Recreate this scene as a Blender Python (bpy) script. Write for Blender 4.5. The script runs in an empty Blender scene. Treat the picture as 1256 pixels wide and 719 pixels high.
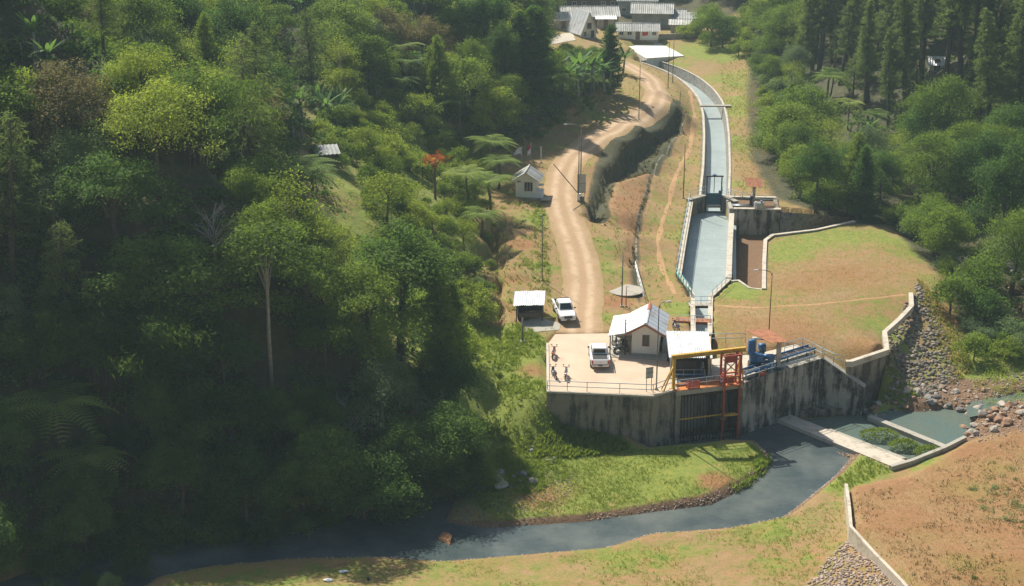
import bpy, bmesh, math, random
import numpy as np
from mathutils import Vector, Matrix, Euler
R = math.radians
rng = np.random.default_rng(7)
random.seed(7)
SC = bpy.context.scene
COL = SC.collection

# ---------------------------------------------------------------- camera, light, exposure
FPX, PITCH, CAMH = 1900.0, R(18.9), 57.0
cam = bpy.data.cameras.new('camera'); cam_o = bpy.data.objects.new('camera', cam); COL.objects.link(cam_o)
cam_o.location = (0, 0, CAMH); cam_o.rotation_euler = (math.pi/2 - PITCH, 0, 0)
cam.sensor_width = 36; cam.lens = FPX/1256*36; cam.clip_start = 1; cam.clip_end = 3000
SC.camera = cam_o
SUN_EL, SUN_AZ = R(49), R(-33)             # azimuth clockwise from +Y
sdir = Vector((math.sin(SUN_AZ)*math.cos(SUN_EL), math.cos(SUN_AZ)*math.cos(SUN_EL), math.sin(SUN_EL)))
W = bpy.data.worlds.new('World'); SC.world = W; W.use_nodes = True
wn = W.node_tree
sky = wn.nodes.new('ShaderNodeTexSky'); sky.sky_type = 'NISHITA'; sky.sun_disc = False
sky.sun_elevation = SUN_EL; sky.sun_rotation = SUN_AZ; sky.air_density = 1.2; sky.dust_density = 2.0
bg = wn.nodes['Background']; bg.inputs['Strength'].default_value = 0.07
wn.links.new(sky.outputs[0], bg.inputs['Color'])
sl = bpy.data.lights.new('sun', 'SUN'); sl.energy = 5.0; sl.angle = R(0.5); sl.color = (1.0, 0.95, 0.85)
so = bpy.data.objects.new('sun', sl); COL.objects.link(so)
so.rotation_euler = (-sdir).to_track_quat('-Z', 'Y').to_euler(); so.location = (0, 0, 150)
SC.view_settings.view_transform = 'Standard'; SC.view_settings.look = 'None'
SC.view_settings.exposure = 0.5; SC.view_settings.gamma = 1.0
SC.render.engine = 'CYCLES'
try:
    SC.cycles.max_bounces = 6; SC.cycles.transparent_max_bounces = 8; SC.cycles.volume_bounces = 0
    SC.cycles.use_denoising = True
except Exception: pass

# ---------------------------------------------------------------- picture point -> place
CP, SP = math.cos(PITCH), math.sin(PITCH)
def ray(px, py):
    a = (px-628)/FPX; b = -(py-359.5)/FPX
    return np.array((a, CP+b*SP, -SP+b*CP))
def U(px, py, z=0.0):
    d = ray(px, py); t = (z-CAMH)/d[2]
    return np.array((d[0]*t, d[1]*t))
def U3(px, py, z=0.0):
    p = U(px, py, z); return Vector((p[0], p[1], z))
def proj(x, y, z):
    dep = y*CP-(z-CAMH)*SP; up = y*SP+(z-CAMH)*CP
    return 628+FPX*x/dep, 359.5-FPX*up/dep, FPX/dep
def poly(pts, z): return np.array([U(a, b, z) for a, b in pts])

def in_poly(X, Y, P):
    ins = np.zeros(X.shape, bool); n = len(P)
    for i in range(n):
        x1, y1 = P[i]; x2, y2 = P[(i+1) % n]
        c = ((y1 > Y) != (y2 > Y))
        if y1 != y2:
            ins ^= c & (X < (x2-x1)*(Y-y1)/(y2-y1)+x1)
    return ins
def line_dist(X, Y, P, closed=False):
    best = np.full(X.shape, 1e9); par = np.zeros(X.shape); side = np.zeros(X.shape)
    n = len(P)
    for i in range(n if closed else n-1):
        ax, ay = P[i][0], P[i][1]; bx, by = P[(i+1) % n][0], P[(i+1) % n][1]
        L = (bx-ax)**2+(by-ay)**2+1e-9
        t = np.clip(((X-ax)*(bx-ax)+(Y-ay)*(by-ay))/L, 0, 1)
        d = np.hypot(X-ax-t*(bx-ax), Y-ay-t*(by-ay))
        m = d < best
        best = np.where(m, d, best); par = np.where(m, i+t, par)
        cr = (bx-ax)*(Y-ay)-(by-ay)*(X-ax)
        side = np.where(m, np.sign(cr), side)
    return best, par, side
def sdist(X, Y, P):
    d = line_dist(X, Y, P, True)[0]
    return np.where(in_poly(X, Y, P), -d, d)
def sstep(a, b, v):
    t = np.clip((v-a)/(b-a), 0, 1); return t*t*(3-2*t)
_ng = np.random.default_rng(3).random((256, 256))
def vnoise(X, Y):
    xi = np.floor(X).astype(int); yi = np.floor(Y).astype(int)
    fx = X-xi; fy = Y-yi; fx = fx*fx*(3-2*fx); fy = fy*fy*(3-2*fy)
    g = lambda a, b: _ng[a % 256, b % 256]
    return (g(xi, yi)*(1-fx)+g(xi+1, yi)*fx)*(1-fy)+(g(xi, yi+1)*(1-fx)+g(xi+1, yi+1)*fx)*fy
def fbm(X, Y, s, o=4):
    v = 0; a = 1; t = 0
    for k in range(o):
        v = v+a*vnoise(X/s+17*k, Y/s+31*k); t += a; a *= .5; s *= .5
    return v/t

# ---------------------------------------------------------------- terrain
def spaced(segs):
    out = []
    for a, b, st in segs:
        n = max(1, int(round((b-a)/st))); out += list(np.linspace(a, b, n, endpoint=False))
    out.append(segs[-1][1]); return np.array(out)
GX = spaced([(-600, -140, 20), (-140, -70, 2.2), (-70, -6, .9), (-6, 16, .6), (16, 46, .42), (46, 70, .8), (70, 150, 2.2), (150, 640, 20)])
GY = spaced([(-300, 40, 20), (40, 98, 2.5), (98, 150, .5), (150, 215, .55), (215, 300, .8), (300, 420, 1.8), (420, 900, 20)])
X, Y = np.meshgrid(GX, GY, indexing='ij')

ctrl = [  # (px, py, z)
 # green slope left of the platform
 (672,480,-.3),(655,500,-1.6),(690,530,-3.9),(720,538,-4.3),(640,556,-4.6),(745,546,-4.7),(650,440,-.2),(668,420,-.1),(640,400,.1),
 # peninsula
 (700,590,-4.8),(800,582,-4.6),(880,578,-4.7),(935,562,-5.0),(600,625,-5.0),(640,600,-4.8),(750,618,-5.0),(660,570,-4.6),
 # near bank
 (-100,770,-4.6),(200,716,-4.9),(360,692,-5.1),(500,700,-4.9),(700,690,-4.9),(900,662,-4.9),(1000,625,-4.8),(1038,590,-4.7),(1000,690,-4.2),
 (1035,662,-4.2),(1064,693,-2.9),(1094,726,-2.5),(1000,705,-4.4),(1040,725,-3.7),(1130,768,-2.2),
 (500,760,-4.0),(900,760,-3.4),(700,820,-3.0),(300,820,-4),
 # road
 (700,400,.05),(660,400,.1),(735,395,.05),(716,350,.6),(690,360,.6),(745,350,.5),(708,300,1.8),(680,300,2.0),(728,300,1.7),(690,250,3.0),(668,255,3.1),(716,250,2.9),
 (684,205,4.0),(660,215,4.0),(715,205,4.0),(740,160,4.5),(725,175,4.4),(770,155,4.5),(800,130,4.4),(812,112,4.0),(785,90,2.8),(770,76,2.6),(770,110,4.6),
 # top edge of the cut
 (724,243,3.0),(740,204,3.9),(763,172,4.4),(789,155,4.5),(832,129,3.9),(745,320,1.0),(722,285,2.1),
 # bench and toe
 (740,276,1.7),(756,226,2.2),(775,220,2.1),(794,213,2.0),(768,262,1.9),(776,284,1.6),(760,300,1.5),(765,330,1.0),(771,330,.9),
 (802,216,0),(780,288,0),(777,325,0),(785,362,0),(814,192,0),(838,166,.1),(846,140,.5),(842,120,1.2),
 # terrace, canal sides
 (850,300,0),(820,250,0),(850,190,0),(810,310,0),(835,400,0),(790,345,0),(800,89,2.2),(835,103,1.6),(900,240,0),(920,200,0),(925,150,0),(910,110,.4),(870,86,1.2),(900,85,1),(830,76,1.8),
 (950,230,0),(960,200,0),
 # settlement
 (800,62,2.2),(760,40,3.4),(700,30,4.4),(840,20,4),(760,10,5),(700,55,4.4),(690,70,4.8),(850,50,2.6),(650,20,6),(720,-10,7),(850,0,6),
 # plateau
 (960,420,0),(1080,420,0),(1000,290,0),(1045,278,0),(1100,300,0),(1160,338,-.2),(1110,350,0),(900,380,0),(1120,360,-.1),(950,300,0),(1090,428,0),
 # stone slope of the plateau and the river bed
 (1098,468,-4.1),(1150,466,-4.0),(1192,445,-3.7),(1178,400,-2.6),(1172,365,-1.2),(1210,400,-3.4),
 (1150,505,-4.6),(1250,490,-4.3),(1120,515,-4.7),(1256,520,-4.3),(1075,490,-4.6),(1230,430,-3.6),(1256,380,-3.4),(1200,365,-2.9),(1245,330,-3.0),(1330,450,-3.8),(1330,340,-3),
 # right forest floor
 (1050,255,-.4),(1000,200,.4),(975,225,-.2),(1100,240,-.3),(1190,285,-1.8),(1256,250,-.3),(1000,100,3.5),(1100,150,2.5),(1200,150,4.5),(1256,80,11),(1100,40,9),(950,35,5),(1350,200,6),(1420,60,24),
 (1000,0,9),(900,10,6.5),(1200,10,17),(1500,300,6),(1100,-60,22),(900,-60,16),(1256,-60,30),
]
cp = np.array([(*U(a, b, z), z) for a, b, z in ctrl] + [(200,110,2),(200,200,14),(220,300,34),(150,420,40),(60,440,30),(0,440,26),(120,60,-2),(0,60,-3),(-80,60,-4),(-90,95,-5),(300,0,0),(-300,0,0),(0,-200,0),(600,400,60)])
# hill: foot line with profile (px,py,z, slope1, run1, slope2)
foot = [(-160,770,-5.5,1.2,19,.6),(0,716,-5.5,1.25,19,.6),(150,668,-5.5,1.3,19,.58),(252,660,-5.5,1.3,18,.55),(390,641,-5.5,1.25,16,.55),(474,625,-5.5,1.15,13,.52),(556,607,-5.4,1.0,10,.5),(585,570,-4.9,.9,9,.5),  # river-side slopes steepened and raised so the lower forest falls into shade
        (600,515,-3.2,.8,6,.5),(620,450,-.8,.5,5,.5),(615,395,.1,.45,5,.55),(620,345,1.2,.5,6,.55),(612,300,2.3,.45,8,.5),(606,250,3.6,.4,9,.48),(612,212,4.3,.4,8,.42),(632,190,4.4,.9,5,.38),
        (680,168,4.7,1.3,3.6,.2),(720,148,4.8,1.4,3.4,.12),(752,124,4.7,1.4,2.6,.1),(757,100,3.8,.8,3,.08),(740,80,3.4,.3,6,.08),(690,72,4.6,.2,10,.15),(620,50,6,.2,10,.25),(540,30,9,.3,10,.3),(500,0,12,.35,10,.35)]
fp = [(*U(a, b, z), z, s1, r1, s2) for a, b, z, s1, r1, s2 in foot]
fp = [(-160, 82, -5.5, 1.0, 16, .62)] + fp[1:] + [(-40, 520, 30, .4, 10, .4)]
FP = np.array([(p[0], p[1]) for p in fp]); FZ = np.array([p[2:] for p in fp])
cp = np.vstack([cp, np.array([(p[0], p[1], p[2]) for p in fp])])
D = np.hypot(cp[:, None, 0]-cp[None, :, 0], cp[:, None, 1]-cp[None, :, 1])
wts = np.linalg.solve(np.block([[D, np.ones((len(cp), 1))], [np.ones((1, len(cp))), np.zeros((1, 1))]]), np.append(cp[:, 2], 0))
Z = np.full(X.shape, wts[-1])
for i in range(len(cp)):
    Z += wts[i]*np.hypot(X-cp[i, 0], Y-cp[i, 1])
Z = np.clip(Z, -8, 70)
d, par, side = line_dist(X, Y, FP)
i0 = np.clip(par.astype(int), 0, len(FZ)-2); ft = par-i0
prm = FZ[i0]*(1-ft[..., None])+FZ[i0+1]*ft[..., None]
hillside = side > 0
dd = np.where(hillside, d, 0)
hz = prm[..., 0]+prm[..., 1]*np.minimum(dd, prm[..., 2])+prm[..., 3]*np.clip(dd-prm[..., 2], 0, 75)
hn = (fbm(X, Y, 22)-.5)*7*np.clip(dd/14, 0, 1)+(fbm(X+50, Y, 5)-.5)*1.6*np.clip(dd/4, 0, 1)
Z = np.where(hillside, hz+hn, Z)
for _ in range(2):                       # soften the creases of the hill only
    Zs = Z.copy(); Zs[1:-1, 1:-1] = (Z[:-2, 1:-1]+Z[2:, 1:-1]+Z[1:-1, :-2]+Z[1:-1, 2:]+4*Z[1:-1, 1:-1])/8
    Z = np.where(hillside & (dd > 1), Zs, Z)

POLY = {}
TOPL = [U(*q) for q in ((718,258,2.9),(724,243,3.0),(740,204,3.9),(763,172,4.4),(789,155,4.5),(832,129,3.9))]
BOTL = [U(*q) for q in ((722,274,1.8),(742,277,1.7),(756,226,2.2),(794,213,2.0),(803,217,0),(814,192,0),(838,166,.1),(846,140,.5))]
CUTP = np.array(TOPL+BOTL[::-1]); ins = in_poly(X, Y, CUTP)
dt_ = line_dist(X, Y, TOPL)[0]; db_ = line_dist(X, Y, BOTL)[0]; tt = dt_/(dt_+db_+1e-6)
Z = np.where(ins, Z-3.4*np.minimum(1, (dt_+db_)/4)*np.clip(sstep(0, .3, tt)-tt, 0, 1)+(fbm(X*2, Y*2, 3)-.5)*.7*np.minimum(tt, 1-tt)*2, Z)
TOP2 = [U(*q) for q in ((797,211,2.0),(787,245,1.9),(775,286,1.6),(769,330,.9))]
BOT2 = [U(*q) for q in ((803,217,0),(793,252,0),(781,290,0),(778,332,0))]
CUT2 = np.array(TOP2+BOT2[::-1]); ins = in_poly(X, Y, CUT2)
dt_ = line_dist(X, Y, TOP2)[0]; db_ = line_dist(X, Y, BOT2)[0]; tt = dt_/(dt_+db_+1e-6)
Z = np.where(ins, Z-1.2*np.clip(sstep(0, .5, tt)-tt, 0, 1), Z)
SCP = poly([(560,330),(612,262),(640,255),(672,262),(676,345),(640,395),(566,425)], 2.5); w_ = 1-sstep(-1.5, .5, sdist(X, Y, SCP))
zq = Z+(fbm(X, Y, 6)-.5)*2.4; st_ = np.floor(zq/1.7)+sstep(.62, .95, zq/1.7-np.floor(zq/1.7)); Z = np.where(hillside, Z*(1-w_)+(st_*1.7-.6)*w_, Z+(fbm(X, Y, 2.5)-.5)*.5*w_)
def carve(name, pts, zpoly, z, blend, mode='set', world=None):
    global Z
    P = world if world is not None else poly(pts, zpoly)
    POLY[name] = P
    s = sdist(X, Y, P)
    k = 1-sstep(-.75*blend, .42*blend, s) if blend > 0 else (s < 0).astype(float)
    zt = z(X, Y) if callable(z) else z
    nz = Z*(1-k)+zt*k
    Z = np.minimum(Z, nz) if mode == 'min' else nz
carve('court', [(765,56.5),(811,53),(839,69),(793,72)], 2.0, 1.95, .5)
river_px = [(120,775),(187,709),(252,694),(360,683),(474,684),(541,691),(628,684),(741,674),(797,657),(891,651),(959,636),(993,612),(1025,587),(1046,563),(952,512),(911,522),(830,528),(795,538),(780,549),
            (797,557),(850,554),(891,549),(925,549),(944,561),(941,576),(912,599),(869,619),(805,627),(718,640),(641,645),(597,648),(540,643),(547,618),(560,606),(474,624),(390,640),(306,655),(252,660),(202,661),(150,668),(60,690),(0,716),(-160,775)]
Z += (fbm(X, Y, 6)-.5)*.35*np.where(hillside, 0, sstep(-1.0, -3.5, Z))     # uneven low ground
carve('river', river_px, -5.5, -6.6, 2.2, 'min')
# brown embankment, near right
emb_px = [(1042,596),(1046,655),(1105,722),(1140,760),(1300,760),(1320,470),(1256,505),(1180,537),(1108,580)]
EMBZ = lambda x, y: -4.4+np.clip((132-y)*.1, 0, 2.6)+(fbm(x, y, 5)-.5)*.3
carve('embankment', emb_px, -3.8, EMBZ, .6)
carve('sill_bed', [(938,512),(948,505),(985,505),(1125,566),(1100,577)], -5.1, -6.3, .5, 'min')
carve('stream', [(1192,508),(1256,494),(1340,488),(1340,474),(1256,478),(1188,494)], -4.6, -4.95, 1.6, 'min')
carve('forebay', [(905,540),(911,526),(953,507),(1009,499),(1060,494),(1092,474),(1075,500),(1064,520),(1010,535),(960,530)], -5.5, -5.75, .5, 'min')
carve('mid_basin', [(970,512),(1062,504),(1170,549),(1118,572)], -5.1, -6.0, .6, 'min')
carve('upper_pool', [(1064,508),(1166,550),(1184,536),(1202,522),(1186,505),(1160,499),(1128,503),(1092,501)], -5.0, -5.6, 1.4, 'min')
# platform and intake block stand on a sunk bed so that their own walls show
plat_px = [(671,481),(801,486.5),(829,475),(912,470),(1009.5,439.5),(975,421),(905,428),(872,408),(742,409),(681,410),(670,423)]
carve('platform', plat_px, 0, -1.2, 0, 'min')
# basin, canal, spillway trench
canal_mid_px = [(876,243),(879,205),(879,165),(877,140),(872,124),(862,111),(846,99),(828,91),(808,85),(790,81)]
canal_mid = poly(canal_mid_px, 0.2)
def canal_z(par): return np.interp(par, [0, 3, 5, 7, 9], [0, 0, .3, .8, 1.3])
s_, p_, _ = line_dist(X, Y, canal_mid)
Z = np.where((s_ < 1.9), np.minimum(Z, canal_z(p_)-4), Z)
near = sstep(6, 2, s_)
Z = np.where(s_ >= 1.9, Z*(1-near)+canal_z(p_)*near, Z)
basin_px = [(846,250),(866,243),(885,243),(905,262),(897,345),(876,364),(873,372),(872,410),(848,410),(850,367),(834,340),(833,325)]
carve('basin', basin_px, 0, -4.5, 0, 'min')
carve('spillway', [(899,253),(957,253),(1046,262),(1046,272),(1000,282.5),(946,289),(938,296),(937,352),(925,352),(899,340)], 0, lambda x, y: -3.3+np.clip((x-36)*.16, 0, 2.2), 0, 'min')
ix = lambda a, g: np.clip(np.searchsorted(g, a)-1, 0, len(g)-2)
def H(x, y):
    x = np.asarray(x, float); y = np.asarray(y, float)
    i = ix(x, GX); j = ix(y, GY)
    u = np.clip((x-GX[i])/(GX[i+1]-GX[i]), 0, 1); v = np.clip((y-GY[j])/(GY[j+1]-GY[j]), 0, 1)
    return (Z[i, j]*(1-u)+Z[i+1, j]*u)*(1-v)+(Z[i, j+1]*(1-u)+Z[i+1, j+1]*u)*v
def ground(px, py):
    u0 = U(px, py, 0)          # the paved platform is a slab above the sunk bed
    if in_poly(np.array([u0[0]]), np.array([u0[1]]), POLY['platform'])[0]: return Vector((u0[0], u0[1], 0))
    d = ray(px, py); t = np.arange(90, 520, .4)
    x = d[0]*t; y = d[1]*t; z = CAMH+d[2]*t
    b = np.nonzero(z < H(x, y))[0]
    k = b[0] if len(b) else len(t)-1
    return Vector((x[k], y[k], float(H(x[k], y[k]))))

# ---------------------------------------------------------------- materials
def new_mat(name):
    m = bpy.data.materials.new(name); m.use_nodes = True
    return m, m.node_tree, m.node_tree.nodes['Principled BSDF']
def N(nt, t, **kw):
    n = nt.nodes.new(t)
    for k, v in kw.items(): setattr(n, k, v)
    return n
def mixc(nt, fac, a, b):
    n = N(nt, 'ShaderNodeMix', data_type='RGBA')
    for sock, v in ((n.inputs[0], fac), (n.inputs[6], a), (n.inputs[7], b)):
        if isinstance(v, bpy.types.NodeSocket): nt.links.new(v, sock)
        elif isinstance(v, (int, float)): sock.default_value = v
        else: sock.default_value = (*v, 1)
    return n.outputs[2]
def noise(nt, scale, detail=4, vec=None, rough=.6, dist=0):
    n = N(nt, 'ShaderNodeTexNoise'); n.inputs['Scale'].default_value = scale
    n.inputs['Detail'].default_value = detail; n.inputs['Roughness'].default_value = rough; n.inputs['Distortion'].default_value = dist
    if vec is not None: nt.links.new(vec, n.inputs['Vector'])
    return n.outputs['Fac']
def ramp(nt, fac, a, b, ca=(0, 0, 0), cb=(1, 1, 1)):
    n = N(nt, 'ShaderNodeMapRange'); n.inputs[1].default_value = a; n.inputs[2].default_value = b
    nt.links.new(fac, n.inputs[0]); return n.outputs[0]
def math_(nt, op, a, b):
    n = N(nt, 'ShaderNodeMath', operation=op)
    for s, v in zip(n.inputs, (a, b)):
        if isinstance(v, bpy.types.NodeSocket): nt.links.new(v, s)
        else: s.default_value = v
    return n.outputs[0]
def coords(nt, scale=(1, 1, 1), kind='Object'):
    c = N(nt, 'ShaderNodeTexCoord'); mp = N(nt, 'ShaderNodeMapping'); mp.inputs['Scale'].default_value = scale
    nt.links.new(c.outputs[kind], mp.inputs[0]); return mp.outputs[0]
def wpos(nt, scale=(1, 1, 1)):
    c = N(nt, 'ShaderNodeNewGeometry'); mp = N(nt, 'ShaderNodeMapping'); mp.inputs['Scale'].default_value = scale
    nt.links.new(c.outputs['Position'], mp.inputs[0]); return mp.outputs[0]
def bump(nt, bs, h, strength=.5, dist=.05):
    b = N(nt, 'ShaderNodeBump'); b.inputs['Strength'].default_value = strength; b.inputs['Distance'].default_value = dist
    nt.links.new(h, b.inputs['Height']); nt.links.new(b.outputs[0], bs.inputs['Normal'])
def M(name, c1, c2=None, scale=3, rough=.6, metal=0, lo=.35, hi=.65, bmp=0, det=5, stretch=(1, 1, 1)):
    m, nt, bs = new_mat(name)
    bs.inputs['Roughness'].default_value = rough; bs.inputs['Metallic'].default_value = metal
    v = wpos(nt, stretch)
    f = noise(nt, scale, det, v)
    if c2 is None: c2 = tuple(x*.8 for x in c1)
    nt.links.new(mixc(nt, ramp(nt, f, lo, hi), c1, c2), bs.inputs['Base Color'])
    if bmp: bump(nt, bs, f, bmp, .06)
    return m
def leaf_mat(name, dark, light, alt=None, trans=.35, rough=.75):
    m, nt, bs = new_mat(name); bs.inputs['Roughness'].default_value = rough; bs.inputs['Specular IOR Level'].default_value = .18
    at = N(nt, 'ShaderNodeAttribute', attribute_name='tone')
    oi = N(nt, 'ShaderNodeObjectInfo')
    c = mixc(nt, at.outputs['Fac'], dark, light)
    if alt: c = mixc(nt, ramp(nt, oi.outputs['Random'], .15, 1.0), c, alt)
    hs = N(nt, 'ShaderNodeHueSaturation')
    nt.links.new(c, hs.inputs['Color'])
    nt.links.new(ramp(nt, oi.outputs['Random'], 0, 1), hs.inputs['Value'])
    mr = hs.inputs['Value'].links[0].from_node; mr.inputs[3].default_value = .75; mr.inputs[4].default_value = 1.25
    nt.links.new(hs.outputs[0], bs.inputs['Base Color'])
    tr = N(nt, 'ShaderNodeBsdfTranslucent'); br = N(nt, 'ShaderNodeMix', data_type='RGBA'); br.inputs[0].default_value = .5
    nt.links.new(hs.outputs[0], br.inputs[6]); br.inputs[7].default_value = (light[0]*1.6, light[1]*1.6, light[2]*.8, 1)
    nt.links.new(br.outputs[2], tr.inputs[0])
    mx = N(nt, 'ShaderNodeMixShader'); mx.inputs[0].default_value = trans
    out = nt.nodes['Material Output']
    nt.links.new(bs.outputs[0], mx.inputs[1]); nt.links.new(tr.outputs[0], mx.inputs[2]); nt.links.new(mx.outputs[0], out.inputs[0])
    return m

def stained_concrete(name, base, stain, amount=.5, vert=.12):
    m, nt, bs = new_mat(name); bs.inputs['Roughness'].default_value = .88
    a = noise(nt, 1.5, 6, wpos(nt, (1, 1, vert)), .65)
    b = noise(nt, .5, 5, wpos(nt), .6)
    c = noise(nt, 9, 4, wpos(nt, (1, 1, .6)))
    f = ramp(nt, math_(nt, 'ADD', math_(nt, 'MULTIPLY', a, .62), math_(nt, 'MULTIPLY', b, .38)), .62-amount*.28, .72-amount*.28)
    col = mixc(nt, f, base, stain)
    col = mixc(nt, math_(nt, 'MULTIPLY', ramp(nt, c, .45, .8), .45), col, tuple(min(1, x*1.55) for x in base))
    nt.links.new(col, bs.inputs['Base Color']); bump(nt, bs, c, .35, .06)
    return m

MT = {}
MT['wall_conc'] = stained_concrete('stained concrete', (.25, .215, .155), (.04, .036, .026), .6)
MT['wall_conc_dark'] = stained_concrete('black stained concrete', (.35, .325, .27), (.016, .016, .014), .62)
MT['conc'] = stained_concrete('weathered concrete', (.36, .33, .27), (.2, .175, .13), .35, 1)
MT['conc_pale'] = stained_concrete('pale concrete', (.5, .44, .35), (.33, .275, .2), .42, 1)
MT['pave'] = M('warm concrete paving', (.6, .455, .325), (.49, .36, .25), .45, .85, lo=.3, hi=.72, bmp=.15, det=8)
MT['white'] = M('whitewashed wall', (.74, .72, .64), (.62, .6, .52), 1.2, .8, stretch=(1, 1, .3))
MT['cream'] = M('cream wall', (.78, .77, .68), (.68, .66, .57), .9, .8, stretch=(1, 1, .25))
MT['roof_white'] = M('white sheet roofing', (.7, .72, .73), (.46, .38, .3), 1.1, .42, lo=.5, hi=.85, det=8, stretch=(1, .35, 1))
MT['roof_grey'] = M('grey asbestos roofing', (.36, .37, .35), (.24, .24, .22), .7, .8, det=7)
MT['roof_pale'] = M('pale asbestos roofing', (.5, .5, .46), (.33, .32, .29), .6, .8, det=7)
MT['rust'] = M('rusted sheet', (.4, .15, .055), (.24, .085, .035), 2.2, .8, det=7)
MT['terracotta'] = M('terracotta trim', (.42, .13, .06), (.34, .1, .05), 2, .7)
MT['dark'] = M('plain near black', (.035, .035, .035), (.02, .02, .02), 2, .8)  # near black for shed and shelter walls and the cabinet body
MT['wood'] = M('weathered wood', (.2, .14, .09), (.12, .085, .055), 4, .85)
MT['steel'] = M('galvanised steel', (.42, .46, .48), (.32, .35, .37), 4, .45, .6)
MT['railing'] = M('pale blue grey paint', (.4, .5, .55), (.3, .37, .4), 3, .55)
MT['pole'] = M('dull grey pole', (.2, .21, .2), (.13, .12, .11), 2, .6, .3)
MT['pole_brown'] = M('brown pole', (.16, .09, .05), (.1, .06, .04), 2, .7)
MT['yellow'] = M('worn yellow paint', (.62, .4, .04), (.46, .24, .03), 2.5, .5)
MT['orange'] = M('worn orange paint', (.58, .2, .035), (.42, .13, .03), 2.5, .55)
MT['red'] = M('worn red paint', (.38, .05, .03), (.26, .045, .025), 2.5, .55)
MT['blue'] = M('machine blue paint', (.03, .145, .33), (.03, .09, .19), 3, .45)
MT['teal'] = M('dark teal paint', (.02, .11, .16), (.012, .06, .09), 3, .5)
MT['teal_rail'] = M('turquoise paint', (.12, .42, .42), (.1, .32, .32), 3, .5)
MT['black_steel'] = M('tarred steel', (.03, .028, .025), (.055, .04, .03), 3, .6, .3)
MT['glass'] = M('dark glass', (.02, .025, .03), (.015, .018, .02), 1, .08)
MT['carwhite'] = M('white car paint', (.78, .78, .77), (.74, .74, .72), 1, .22)
MT['rubber'] = M('tyre rubber', (.02, .02, .02), (.03, .03, .03), 3, .85)
MT['chrome'] = M('grey trim', (.5, .5, .5), (.4, .4, .4), 3, .3, .8)
MT['plastic'] = M('black plastic', (.025, .025, .027), (.035, .035, .035), 3, .5)
MT['tail'] = M('tail lamp red', (.5, .03, .02), (.4, .02, .02), 3, .25)
MT['lamp'] = M('head lamp glass', (.6, .62, .62), (.5, .5, .5), 3, .15)
MT['navy'] = M('navy bike panel', (.02, .035, .16), (.02, .03, .1), 3, .35)
MT['bikeorange'] = M('orange bike panel', (.6, .14, .03), (.5, .1, .03), 3, .35)
MT['flagred'] = M('red cloth', (.55, .03, .03), (.45, .03, .03), 3, .8)
MT['cloth'] = M('white cloth', (.8, .8, .8), (.72, .72, .7), 3, .85)
MT['bark'] = M('bark', (.13, .1, .075), (.07, .055, .04), 5, .95, bmp=.5)
MT['bark_pale'] = M('pale bark', (.36, .33, .28), (.24, .21, .17), 4, .9, bmp=.4)
MT['bark_dead'] = M('bare twig', (.34, .31, .27), (.24, .21, .18), 4, .9)
MT['stone_grey'] = M('grey stone', (.27, .26, .24), (.14, .135, .12), 2.5, .9, bmp=.6)
MT['stone_brown'] = M('reddish river stone', (.37, .215, .12), (.2, .12, .075), 1.6, .85, bmp=.6)
MT['stone_pale'] = M('pale stone', (.45, .39, .32), (.3, .25, .2), 1.6, .85, bmp=.6)
MT['soil'] = M('orange soil', (.42, .2, .085), (.32, .155, .065), 1.2, .95, bmp=.5)
MT['path'] = M('trodden orange soil', (.46, .26, .12), (.37, .22, .1), 1.1, .95, bmp=.3)
def masonry(name, base, dark, sc):
    m, nt, bs = new_mat(name); bs.inputs['Roughness'].default_value = .9
    v = N(nt, 'ShaderNodeTexVoronoi'); v.inputs['Scale'].default_value = sc
    nt.links.new(wpos(nt), v.inputs['Vector'])
    v2 = N(nt, 'ShaderNodeTexVoronoi', feature='DISTANCE_TO_EDGE'); v2.inputs['Scale'].default_value = sc
    nt.links.new(wpos(nt), v2.inputs['Vector'])
    bw = N(nt, 'ShaderNodeRGBToBW'); nt.links.new(v.outputs['Color'], bw.inputs[0])
    c = mixc(nt, bw.outputs[0], dark, base)
    c = mixc(nt, ramp(nt, v2.outputs['Distance'], .0, .08), tuple(x*1.15 for x in base), c)
    nt.links.new(c, bs.inputs['Base Color']); bump(nt, bs, v2.outputs['Distance'], .8, .15)
    return m
MT['masonry'] = masonry('river stone masonry', (.33, .31, .27), (.13, .125, .11), 2.6)
MT['masonry_dark'] = masonry('dark stone pitching', (.2, .195, .17), (.06, .06, .055), 2.2)

def water(name, base, rough, wave, strength, base2=None):
    m, nt, bs = new_mat(name); bs.inputs['Roughness'].default_value = rough; bs.inputs['IOR'].default_value = 1.33
    f = noise(nt, .25, 4, wpos(nt))
    nt.links.new(mixc(nt, ramp(nt, f, .35, .7), base, base2 or tuple(x*.75 for x in base)), bs.inputs['Base Color'])
    a = noise(nt, wave, 3, wpos(nt, (1, 1.6, 1)), .6, .4); b = noise(nt, wave*4.5, 2, wpos(nt, (1, 1.6, 1)))
    bump(nt, bs, math_(nt, 'ADD', a, math_(nt, 'MULTIPLY', b, .35)), strength, .12)
    return m
MT['river'] = water('river water', (.055, .075, .075), 0.08, 1.5, .6, (.13, .145, .13))
MT['canal'] = water('turbid canal water', (.39, .455, .44), .1, 1.3, .8, (.33, .385, .37))
MT['pool'] = water('shallow blue green water', (.1, .15, .135), .14, 2.2, .5, (.13, .15, .11))

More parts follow.
